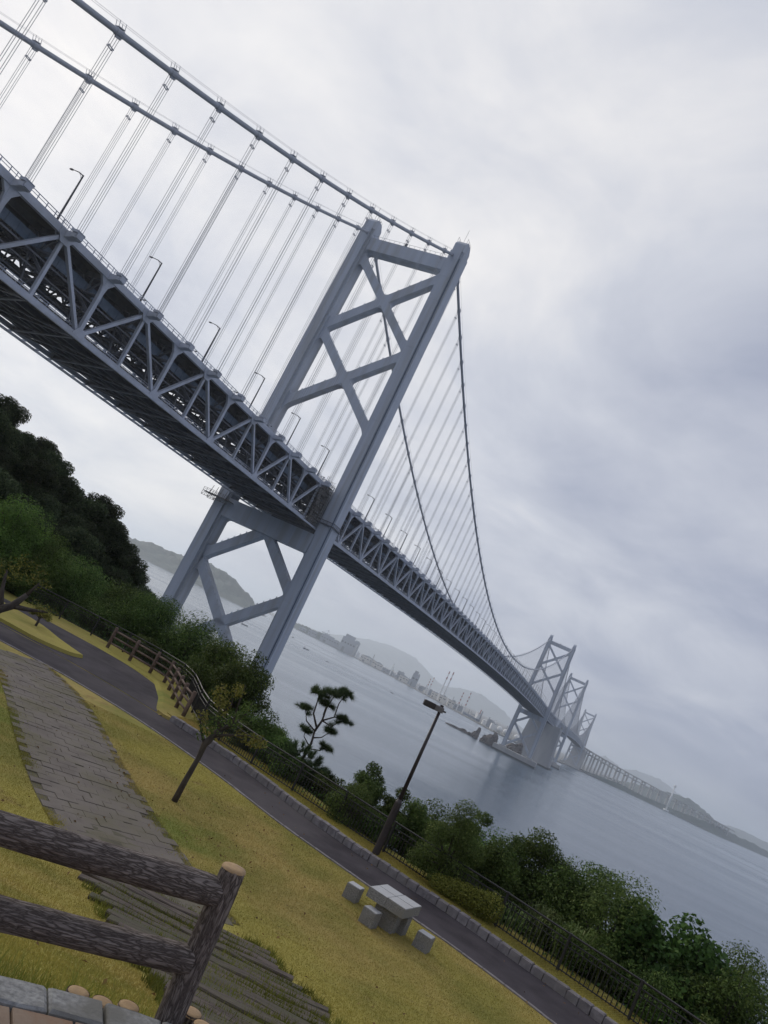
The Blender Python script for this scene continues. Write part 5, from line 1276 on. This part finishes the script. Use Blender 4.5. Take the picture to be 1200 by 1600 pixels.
for i, lab in enumerate(ROW2):
    t = 3.0+i*2.35; (x, y), a = along(FENCEL, t); s = fr.uniform(3.0, 4.2); px, py = x+math.sin(a)*s, y-math.cos(a)*s
    b_ = gz(px, py); lim = np.interp(px/py, [-0.2, -0.12, 0.0, 0.05, 0.14, 0.2, 0.3, 0.45, 0.6], [0.06, 0.075, 0.128, 0.142, 0.135, 0.112, 0.108, 0.098, 0.105])
    top_ = -py*(lim+fr.uniform(0.0, 0.012)); rz = max((top_-b_)/2, 0.5)
    plant('slope_tree', 'bushy evergreen tree on the slope '+lab, 'tree', px, py, top_-rz, fr.uniform(1.1, 1.5), rz, ['leaf_mid', 'leaf_dark', 'leaf_podo', 'leaf_dark'][i % 4], 0.092, 5200, seed=760+i, group=G1)
# round-topped layered tree with a stout trunk just inside the fence
cl_ = [(0.0, 0, 0.95, 0.50, 0.50, 0.50), (0.05, 0.1, 0.45, 0.62, 0.6, 0.45), (-0.62, -0.1, 0.22, 0.42, 0.42, 0.32), (0.55, 0, 0.1, 0.50, 0.5, 0.36), (-0.5, 0.1, -0.45, 0.55, 0.5, 0.36), (0.25, -0.2, -0.4, 0.55, 0.5, 0.35), (0.72, 0.1, -0.65, 0.45, 0.45, 0.32), (-0.85, 0, -0.75, 0.38, 0.36, 0.26), (-0.15, -0.1, -0.9, 0.45, 0.42, 0.26)]
plant('podocarpus_tree', 'stout clipped tree with layered round-topped crown in front of the fence, right of the lamp', 'tree', 5.95, 23.95, -3.85, 0.95, 1.5, 'leaf_podo', 0.085, 8600, seed=201, clumps=[(a*0.92, b, c*0.92, d, e_, f_) for a, b, c, d, e_, f_ in cl_], trunk_r=0.10, w_ratio=0.34, base=-5.02)
# squat tree behind the fence left of the lamp (lower half of the narrow bush)
cl_ = [(0, 0, 0.25, 0.5, 0.5, 0.45), (-0.5, 0, -0.15, 0.45, 0.45, 0.36), (0.45, 0.1, -0.2, 0.45, 0.4, 0.36), (-0.2, -0.2, -0.55, 0.5, 0.4, 0.3), (0.35, -0.1, -0.6, 0.42, 0.4, 0.26)]
plant('podocarpus_tree', 'squat clipped tree with short trunk in front of the fence, left of the lamp', 'tree', 3.15, 26.35, -4.35, 0.8, 0.8, 'leaf_podo', 0.08, 9000, seed=203, clumps=cl_, trunk_r=0.07, w_ratio=0.34, base=-5.02)
# vine-smothered bushes with broad leaves at the right
for i, (x, y, zc, rx, rz, lm, lab) in enumerate([(11.45, 23.3, -3.50, 0.85, 1.10, 'leaf_big', 'bright green broad-leaved bush with a pointed top on the right'), (12.98, 22.8, -3.60, 1.40, 1.15, 'leaf_big', 'wide broad-leaved green bush hanging over the fence at the right'), (15.0, 23.5, -3.65, 1.30, 1.35, 'leaf_dark', 'dark bush at the right edge of the picture'), (12.6, 21.6, -4.55, 1.2, 0.7, 'leaf_big', 'low broad-leaved vine mound behind the right end of the fence'), (14.6, 20.3, -4.2, 1.2, 1.1, 'leaf_dark', 'low dark bush in the lower right corner')]):
    plant('broadleaf_bush', lab, 'bush', x, y, zc, rx, rz, lm, 0.17 if lm == 'leaf_big' else 0.08, 2100 if lm == 'leaf_big' else 5600, seed=220+i, group=G1, w_ratio=0.85 if lm == 'leaf_big' else 0.5, shell=0.35)
# trees at the left behind the forecourt
for i, (x, y, zc, rx, rz, lm, l, lab) in enumerate([
 (-13.94, 48, -4.0, 2.3, 2.1, 'leaf_mid', 0.12, 'spreading green tree below the dark hill, behind the forecourt'),
 (-15.9, 45.2, -3.7, 2.1, 2.3, 'leaf_bright', 0.12, 'green tree in the middle of the left clump by the forecourt'),
 (-17.3, 43.6, -2.6, 2.0, 2.0, 'leaf_bright', 0.13, 'bright green leafy tree at the left edge under the dark hill'),
 (-16.4, 42.6, -4.9, 1.6, 1.4, 'leaf_mid', 0.11, 'low green bush at the left edge under the bright green tree'),
 (-19.5, 45, -3.6, 2.2, 2.2, 'leaf_mid', 0.13, 'green tree beyond the left edge of the forecourt')]):
    plant('garden_tree', lab, 'tree', x, y, zc, rx, rz, lm, l, 4600, seed=240+i, group='trees behind the forecourt')
# small yellowing tree on the island, and the leaning trunk at the left edge
plant('small_garden_tree', 'small umbrella-shaped tree with yellowing leaves on the grass island', 'tree', -11.4, 36.0, -4.42, 0.85, 0.34, 'leaf_yellow', 0.08, 3000, 9, 260, base=-5.08, trunk_r=0.06)
o = tag(empty('leaning_tree', (-12.05, 31.6, Zc(-5.2))), 'thick dark leaning trunk with a few yellowing leaves at the left edge', 'tree')
mb = MB(); mb.tube([(-0.5, 0, -0.3), (0, 0, 0.1), (0.55, 0.1, 0.75), (0.85, 0.2, 1.0), (1.1, 0.3, 1.6)], [0.26, 0.21, 0.17, 0.15, 0.10], 10, True, 0.1)
mb.tube([(0.85, 0.2, 1.0), (1.5, 0.3, 1.15), (2.1, 0.4, 1.35)], [0.11, 0.08, 0.03], 7); mb.tube([(0.55, 0.1, 0.75), (0.2, 0.2, 1.4), (0.0, 0.2, 2.1)], [0.11, 0.08, 0.04], 7); mb.tube([(1.1, 0.3, 1.6), (1.3, 0.3, 2.2)], [0.09, 0.03], 6)
mb.build('trunk', M['trunk'], o, True)
g = np.random.default_rng(5); P, Nn = clump_points([(2.1, 0.4, 1.4, 0.5, 0.4, 0.2), (1.5, 0.3, 1.45, 0.4, 0.3, 0.18), (0.0, 0.2, 2.1, 0.7, 0.6, 0.4), (0.7, 0.2, 2.5, 0.8, 0.7, 0.5), (1.3, 0.3, 2.2, 0.5, 0.5, 0.3)], 620, g)
put('crown', leaves_mesh('crown', P, Nn, 0.085, 0.045, M['leaf_yellow'], g), o)

# young tree on the lawn: bare forked trunk, knuckled joints, thin leaf tufts
o = tag(empty('young_tree', (-1.53, 20.7, Zc(-5.2))), 'young tree with knotted dark trunk and thin yellow-green leaves on the lawn', 'tree')
TR = [[((0, 0, -0.2), .085), ((0.02, 0, 0.5), .07), ((0.06, 0, 1.15), .062), ((0.05, 0, 1.5), .085), ((0.10, 0, 1.62), .095), ((0.14, 0, 1.75), .07), ((0.22, 0, 1.95), .085)],
 [((0.22, 0, 1.95), .06), ((0.05, 0.05, 2.25), .035), ((-0.12, 0.05, 2.6), .022), ((-0.18, 0, 2.95), .01)],
 [((0.22, 0, 1.95), .06), ((0.45, 0, 2.2), .035), ((0.62, 0.1, 2.55), .02), ((0.66, 0.1, 2.9), .01)],
 [((0.14, 0, 1.75), .05), ((0.45, -0.1, 1.95), .03), ((0.95, -0.1, 2.15), .016), ((1.25, -0.1, 2.2), .008)],
 [((0.05, 0, 1.5), .045), ((-0.2, 0.1, 1.75), .025), ((-0.4, 0.1, 2.1), .012)],
 [((0.45, 0, 2.2), .03), ((0.35, 0.1, 2.7), .018), ((0.3, 0.1, 3.2), .008)], [((0.05, 0.05, 2.25), .03), ((0.2, 0, 2.6), .016), ((0.15, 0, 3.0), .008)]]
mb = MB()
for br in TR: mb.tube([p for p, r in br], [r for p, r in br], 8, True, 0.10)
mb.build('trunk', M['trunk'], o, True)
g = np.random.default_rng(6)
P, Nn = clump_points([(-0.15, 0, 2.75, 0.28, 0.25, 0.30), (0.05, 0, 2.5, 0.22, 0.2, 0.26), (1.0, -0.1, 2.1, 0.40, 0.25, 0.17), (1.25, -0.1, 2.15, 0.22, 0.2, 0.15), (0.2, 0, 3.0, 0.2, 0.2, 0.2), (-0.35, 0.1, 2.05, 0.2, 0.2, 0.2)], 640, g)
put('crown', leaves_mesh('crown', P, Nn, 0.085, 0.05, M['leaf_yellow'], g), o)
P, Nn = clump_points([(0.1, 0, 2.05, 0.25, 0.22, 0.35), (0.45, 0, 2.35, 0.25, 0.25, 0.25), (-0.1, 0, 1.8, 0.18, 0.2, 0.25), (0.62, 0.1, 2.7, 0.25, 0.25, 0.25)], 520, g)
put('inner_leaves', leaves_mesh('inner_leaves', P, Nn, 0.08, 0.045, M['leaf_mid'], g), o)

# pines behind the fence: branches that end in needle tufts
def needle_mesh(name, tufts, g, nl=0.16, per=70, mat='needle'):
    T = np.array([t[0] for t in tufts]); D = np.array([t[1] for t in tufts]); n = len(T)*per
    k = np.repeat(np.arange(len(T)), per); d = g.normal(size=(n, 3)); d /= np.linalg.norm(d, axis=1, keepdims=True)
    d = d+D[k]*0.75+np.array([0, 0, 0.35]); d /= np.linalg.norm(d, axis=1, keepdims=True)
    s = T[k]+D[k]*g.uniform(-0.08, 0.06, (n, 1)); L_ = nl*g.uniform(0.7, 1.2, (n, 1)); sd_ = np.cross(d, g.normal(size=(n, 3))); sd_ /= np.linalg.norm(sd_, axis=1, keepdims=True)
    V = np.stack([s-sd_*0.0065, s+sd_*0.0065, s+d*L_], 1).reshape(-1, 3); i = np.arange(n)*3
    return np_mesh(name, V, np.stack([i, i+1, i+2], 1), M[mat])
def pine(name, label, base, branches, seed, spread, per_branch=14, nl=0.15, per=70):
    g = np.random.default_rng(seed); o = tag(empty(name, base), label, 'tree'); mb = MB(); tufts = []
    for pts, r0, tufty, rad in branches:
        mb.tube(pts, list(np.linspace(r0, r0*0.35, len(pts))), 7, True, 0.08)
        if tufty:
            e_ = np.array(pts[-1])
            for i in range(5):
                u = g.uniform(0.25, 0.95)*(len(pts)-1); k0 = min(int(u), len(pts)-2); p = np.array(pts[k0])*(1-u+k0)+np.array(pts[k0+1])*(u-k0)
                if k0 >= (len(pts)-1)*0.4:
                    d = g.normal(size=3); d[2] = abs(d[2])*0.4; d /= np.linalg.norm(d); tufts.append((p+d*0.09, d))
            for i in range(int(tufty*2.6)):
                d = g.normal(size=3); d /= np.linalg.norm(d); d[2] = abs(d[2])*0.5; p = e_+d*np.array([rad*1.35, rad*1.2, rad*1.15])*g.uniform(0.2, 1.0); tufts.append((p, d/np.linalg.norm(d)))
                mb.tube([tuple(e_), tuple(p)], [0.012, 0.006], 4, False)
    mb.build('trunk', M['trunk'], o, True); put('needles', needle_mesh('needles', tufts, g, nl, per), o); return o
bz = gz(1.2, 30.6)
q = -5.1-bz
pine('pine_tree', 'open slender pine with separate needle pads rising above the fence against the sea', (1.2, 30.6, Zc(bz)), [
 ([(0, 0, -0.2), (0.05, 0, q+0.6), (0.1, 0, q+1.3), (0.02, 0, q+1.75)], 0.085, 0, 0),
 ([(0.02, 0, q+1.75), (0.1, 0, q+2.2), (0.05, 0, q+2.65), (0.12, 0, q+3.2)], 0.05, 9, 0.30),
 ([(0.1, 0, q+2.2), (0.45, 0, q+2.5), (0.40, 0.1, q+3.0), (0.46, 0.1, q+3.38)], 0.035, 9, 0.28),
 ([(0.02, 0, q+1.9), (-0.3, 0, q+2.3), (-0.36, 0, q+2.75), (-0.42, 0, q+3.0)], 0.04, 10, 0.32),
 ([(0.02, 0, q+1.75), (-0.42, 0, q+1.95), (-0.62, 0, q+2.3)], 0.032, 7, 0.22),
 ([(0.1, 0, q+2.2), (0.5, 0, q+2.15), (0.78, 0, q+2.5)], 0.032, 10, 0.26),
 ([(0.06, 0, q+1.5), (0.35, 0, q+1.65), (0.55, 0, q+1.95)], 0.03, 7, 0.22),
 ([(0.05, 0, q+1.2), (-0.25, 0.1, q+1.4), (-0.3, 0.1, q+1.6)], 0.025, 5, 0.18),
 ([(0.05, 0, q+2.4), (0.0, 0, q+2.75)], 0.025, 8, 0.26),
 ([(0.1, 0, q+1.1), (0.5, 0, q+1.2), (0.62, 0, q+1.35)], 0.025, 6, 0.2)], 300, 0.3, nl=0.22, per=80)
def bushy_pine(x, y, zc, rx, rz, seed, label, nt_=230):
    b_ = gz(x, y); h0 = zc-b_; g = np.random.default_rng(seed); o = tag(empty('pine_tree', (x, y, Zc(b_))), label, 'tree'); mb = MB(); tf = []
    mb.tube([(0, 0, -0.2), (0.1, 0, h0*0.6), (0, 0, h0)], [0.09, 0.07, 0.05], 8)
    for i in range(nt_):
        d = g.normal(size=3); d /= np.linalg.norm(d); p = np.array([d[0]*rx, d[1]*rx*0.8, h0+d[2]*rz])*1.0; p[:2] *= g.uniform(0.5, 1); p[2] = h0+(p[2]-h0)*g.uniform(0.5, 1)
        dd = d.copy(); dd[2] += 0.4; tf.append((p, dd/np.linalg.norm(dd)))
        if i % 3 == 0: mb.tube([(0, 0, h0*0.6), (p[0]*0.5, p[1]*0.5, (h0*0.6+p[2])/2+0.05), tuple(p)], [0.022, 0.014, 0.006], 4, False)
    mb.build('trunk', M['trunk'], o, True); put('needles', needle_mesh('needles', tf, g, 0.19, 75), o)
bushy_pine(1.15, 29.7, -4.55, 1.15, 0.75, 310, 'low fuzzy green pine spreading over the fence at the foot of the open pine')
bushy_pine(2.25, 29.6, -4.85, 0.75, 0.55, 311, 'small fuzzy pine between the open pine and the narrow bush', 130)
bushy_pine(0.3, 30.4, -4.75, 0.9, 0.6, 312, 'small fuzzy pine left of the open pine', 150)

# clipped azalea hedge in front of the fence
o = tag(empty('clipped_hedge', (6.56, 23.02, Zc(-5.0)), math.atan2(22.52-23.5, 7.23-5.86)), 'low rounded yellow-green clipped hedge on the verge before the fence', 'hedge')
g = np.random.default_rng(8)
cl_ = [(-0.75+0.25*i+g.normal()*0.03, g.normal()*0.03, 0.22+0.03*i, 0.32, 0.30, 0.24+0.025*i) for i in range(7)]
mb = trunk_limbs(-0.0, cl_[::2], 0.03, g, top=(0, 0, 0.08)); mb.build('stems', M['trunk'], o)
P, Nn = clump_points(cl_, 9000, g, 0.3); k_ = P[:, 2] > 0
put('foliage', leaves_mesh('foliage', P[k_], Nn[k_], 0.055, 0.03, M['leaf_hedge'], g), o)

# tall weeds behind the fence
def weed(x, y, h, n, seed, label):
    g = np.random.default_rng(seed); b_ = gz(x, y); o = tag(empty('tall_weeds', (x, y, Zc(b_))), label, 'weeds', 'tall weeds behind the fence'); V = []; Fq = []
    for i in range(n):
        a = g.uniform(0, 6.28); r = abs(g.normal())*0.28; p = np.array([r*math.cos(a), r*math.sin(a), 0.0]); hh = h*g.uniform(0.55, 1.05); ln = np.array([math.cos(a), math.sin(a), 0])*g.uniform(0.05, 0.4)
        st = [p, p+ln*0.25+[0, 0, hh*0.6], p+ln*0.7+[0, 0, hh*0.95], p+ln*1.3+[0, 0, hh*0.9]]; sd_ = np.array([-math.sin(a), math.cos(a), 0])
        b0 = len(V)
        for k, (q_, w_) in enumerate(zip(st, (0.012, 0.016, 0.012, 0.002))): V += [q_-sd_*w_, q_+sd_*w_]
        for k in range(3): Fq.append((b0+2*k, b0+2*k+1, b0+2*k+3, b0+2*k+2))
        for q2 in range(5):      # side leaves
            t = g.uniform(0.3, 0.95); c0 = p+ln*0.7*t+[0, 0, hh*t*0.95]; aa = g.uniform(0, 6.28); dd = np.array([math.cos(aa), math.sin(aa), 0.35])*g.uniform(0.12, 0.25); s2 = np.array([-math.sin(aa), math.cos(aa), 0])*0.014
            b0 = len(V); V += [c0, c0+dd*0.5+s2, c0+dd-[0, 0, 0.07], c0+dd*0.5-s2]; Fq.append((b0, b0+1, b0+2, b0+3))
    put('blades', np_mesh('blades', V, Fq, M['weed']), o)
for i, (x, y, h, lab) in enumerate([(8.9, 23.3, 1.35, 'left of the tall feathery weed clumps behind the fence'), (9.7, 22.7, 1.45, 'middle of the tall feathery weed clumps behind the fence'), (10.5, 22.3, 1.15, 'right of the tall feathery weed clumps behind the fence'), (8.2, 23.7, 0.9, 'short pale weed clump behind the fence beside the hedge')]):
    weed(x, y, h, 120, 330+i, lab)
# green undergrowth covering the ground beyond the fence
g = np.random.default_rng(9); PX = []; 
FLc = cum(FL)[-1]
while len(PX) < 15000:
    (x, y), a = along(FL, g.uniform(0, FLc)); s = g.uniform(0.15, 6.0)**1.0; px, py = x+math.sin(a)*s, y-math.cos(a)*s
    PX.append((px+g.normal()*0.2, py+g.normal()*0.2))
PX = np.array(PX); hz = height(PX[:, 0], PX[:, 1]); sdn = edge_dist(PX[:, 0], PX[:, 1]); kk = sdn > 0.25
bumpz = (0.35+0.30*np.sin(PX[:, 0]*2.1)*np.cos(PX[:, 1]*1.7))*g.random(len(PX))
P = np.stack([PX[:, 0], PX[:, 1], CAMZ+hz+bumpz], 1)[kk]; Nn = g.normal(size=P.shape)*0.5+[0, 0, 1]; Nn /= np.linalg.norm(Nn, axis=1, keepdims=True)
tag(put('undergrowth', leaves_mesh('undergrowth', P, Nn, 0.13, 0.085, M['leaf_big'], g)), 'low green undergrowth covering the slope beyond the fence', 'undergrowth', kind='stuff')

# the dark wooded hill on the left
def hill_proto(seed, rx, rz, n, l):
    g = np.random.default_rng(seed); o = empty('hill_tree'); cl_ = auto_clumps(rx, rx, rz, 16, g, 0.28, 0.5); mb = trunk_limbs(-rz*1.15, cl_[:8], 0.16, g); mb.v = [(a, b, c+rz*1.15) for a, b, c in mb.v]; mb.build('trunk', M['trunk'], o)
    P, Nn = clump_points(cl_, n, g, 0.5); P[:, 2] += rz*1.15
    put('crown', leaves_mesh('crown', P, Nn, l, l*0.6, M['leaf_hill'], g), o); return o
HP = [hill_proto(400, 2.5, 2.6, 12000, 0.24), hill_proto(401, 2.1, 3.1, 12000, 0.24), hill_proto(402, 2.9, 2.3, 12000, 0.25), hill_proto(403, 1.7, 2.0, 9000, 0.22)]
used = [False]*4; spots = []; hr = random.Random(21)
for yy in np.arange(47.5, 90, 2.3):
    for xx in np.arange(-58, -6, 2.3):
        x, y = xx+hr.uniform(-1.1, 1.1), yy+hr.uniform(-1.1, 1.1)
        s = float(edge_dist(np.array([x]), np.array([y]))[0]); z = gz(x, y)
        if s < 2.0 or z < -19 or abs(x/y) > 0.68 or y > 83: continue
        if -15 < x and y < 49: continue
        spots.append((x, y, z))
for x, y, z in spots:
    k = hr.randrange(4); o = copy_tree(HP[k]) if used[k] else HP[k]; used[k] = True
    s = hr.uniform(0.64, 0.88); o.location = (x, y, Zc(z-0.5)); o.scale = (s, s, s*hr.uniform(0.85, 1.1)); o.rotation_euler = (0, 0, hr.uniform(0, 6.28))
    tag(o, 'dark evergreen tree in the dense wood covering the hill at the left', 'tree', 'trees of the wooded hill')

# lawn: short blades near the terrace, tufts along the paths
g = np.random.default_rng(12)
def blades(name, P, h, mat, w_=0.006, label=None):
    n = len(P); a = g.uniform(0, 6.28, n); d = np.stack([np.cos(a), np.sin(a), np.zeros(n)], 1); hh = h*g.uniform(0.5, 1.3, (n, 1)); ln = g.normal(size=(n, 3))*0.35*hh; ln[:, 2] = 0
    V = np.stack([P-d*w_, P+d*w_, P+ln+np.array([0, 0, 1])*hh], 1).reshape(-1, 3); i = np.arange(n)*3
    return tag(put(name, np_mesh(name, V, np.stack([i, i+1, i+2], 1), M[mat])), label, 'grass', kind='stuff')
def near_poly(x, y, poly):
    P = np.array(resample(poly, 80)); return np.sqrt(((x[:, None]-P[None, :, 0])**2+(y[:, None]-P[None, :, 1])**2).min(1))
def scatter(n, x0, x1, y0, y1):
    x = g.uniform(x0, x1, n); y = y0+(y1-y0)*g.random(n)**1.25
    k = (np.abs(x/y) < 0.62); x, y = x[k], y[k]
    k = (np.hypot(x-TC[0], y-TC[1]) > 4.16) & (near_poly(x, y, PATH) > PW/2-0.04-0.34*g.random(len(x))**2) & (np.abs(x-np.interp(y, [4.6, 6.2, 8.4, 10.4, 12.4, 14.2], [2.4, 2.2, 1.75, 1.15, 0.45, -0.35])) > np.where(y < 14.2, 1.8, 0))
    # keep off the asphalt
    ny_ = np.interp(x, [p[0] for p in NEAR][::-1], [p[1] for p in NEAR][::-1]); k &= y < ny_-0.08
    return x[k], y[k]
x, y = scatter(900000, -9, 9, 4.2, 27)
xv = g.uniform(-4, 14, 90000); tv = g.uniform(0, cum(KERB)[-1], 90000); sv = g.uniform(0.22, 1.5, 90000)
KP = np.array(resample(KERB, 400)); KT = np.gradient(KP, axis=0); KT /= np.linalg.norm(KT, axis=1, keepdims=True); ki = (tv/cum(KERB)[-1]*399).astype(int)
VP = np.stack([KP[ki, 0]+KT[ki, 1]*sv, KP[ki, 1]-KT[ki, 0]*sv, np.full(90000, Zc(-5.005))], 1)
blades('verge_grass', VP, 0.04, 'blade', 0.006, 'short yellow grass on the strip between kerb and fence')
blades('lawn_grass', np.stack([x, y, CAMZ+height(x, y)], 1), 0.026, 'blade', 0.005, 'short yellow-green mown grass on the lawn')
# greener tufts in the joints of the steps and along the path edges
x = g.uniform(-3.4, 4.6, 120000); y = g.uniform(4.6, 14.3, 120000)
cxs = np.interp(y, [4.6, 6.2, 8.4, 10.4, 12.4, 14.2], [2.4, 2.2, 1.75, 1.15, 0.45, -0.35]); noise_ = np.sin(x*3.1)*np.cos(y*2.3+x)+np.sin(x*1.3-y*5.1)*0.6
sy_ = np.array([a for a, b in STEPY]); gap = np.abs(y[:, None]-sy_[None, :]+0.05*(x-cxs)[:, None]).min(1)
k = (np.abs(x-cxs) < 1.9) & (noise_ > -0.5) & (gap > 0.09) & (np.hypot(x-TC[0], y-TC[1]) > 4.16)
x, y = x[k], y[k]
blades('step_grass', np.stack([x, y, CAMZ+height(x, y)], 1), 0.12, 'tuft', 0.008, 'green grass growing between the timber steps')
t_ = g.uniform(0, cum(PATH)[-1], 20000); px, py = [], []
for t in t_:
    (x, y), a = along(PATH, t); s = (1 if g.random() < 0.62 else -1)*(PW/2-abs(g.normal())*0.16+0.12); px.append(x-math.sin(a)*-s*-1*-1 if False else x+math.sin(a)*s); py.append(y-math.cos(a)*s)
px = np.array(px); py = np.array(py); k = (np.sin(px*1.7+py)*np.cos(py*1.1) > -0.45)
blades('path_grass', np.stack([px, py, CAMZ+height(px, py)], 1)[k], 0.05, 'blade', 0.007, 'green grass tufts along the edges of the block path')
ang = g.uniform(1.1, 2.7, 9000); rr = 4.2+abs(g.normal(size=9000))*0.10; x = TC[0]+rr*np.cos(ang); y = TC[1]+rr*np.sin(ang)
blades('edge_grass', np.stack([x, y, CAMZ+height(x, y)+0.02], 1), 0.28, 'tuft', 0.004, 'longer grass against the outside of the terrace edge')

# a scatter of fallen leaves on lawn and paths
x = g.uniform(-9, 9, 2600); y = 5+22*g.random(2600); k = np.abs(x/y) < 0.55; x, y = x[k], y[k]
k = (np.hypot(x-TC[0], y-TC[1]) > 4.3) & ((g.random(len(x)) < 0.18) | (np.hypot(x+0.6, y-20.4) < 2.6)); x, y = x[k], y[k]
P = np.stack([x, y, CAMZ+height(x, y)+0.045], 1); Nn = g.normal(size=P.shape)*0.35+[0, 0, 1]; Nn /= np.linalg.norm(Nn, axis=1, keepdims=True)
M['litter'] = leaf_mat('fallen_leaf', (0.10, 0.055, 0.025), (0.22, 0.13, 0.05), (0.34, 0.24, 0.09))
tag(put('fallen_leaves', leaves_mesh('fallen_leaves', P, Nn, 0.07, 0.045, M['litter'], g)), 'brown fallen leaves scattered over the lawn and block path', 'leaves', kind='stuff')

# ------------------------------------------------------------------ air
mb = MB(); S = 25800; mb.box((0, 0, 198), (2*S, 2*S, 404)); hz_ = mb.build('haze', None)
hm = bpy.data.materials.new('haze_air'); hm.use_nodes = True; t = hm.node_tree; t.nodes.clear()
vo = t.nodes.new('ShaderNodeOutputMaterial'); pv = t.nodes.new('ShaderNodeVolumePrincipled')
pv.inputs['Color'].default_value = (0.86, 0.925, 1.0, 1); pv.inputs['Density'].default_value = 1.2e-4; pv.inputs['Anisotropy'].default_value = 0.5
t.links.new(pv.outputs[0], vo.inputs['Volume']); hz_.data.materials.append(hm); hz_['kind'] = 'stuff'
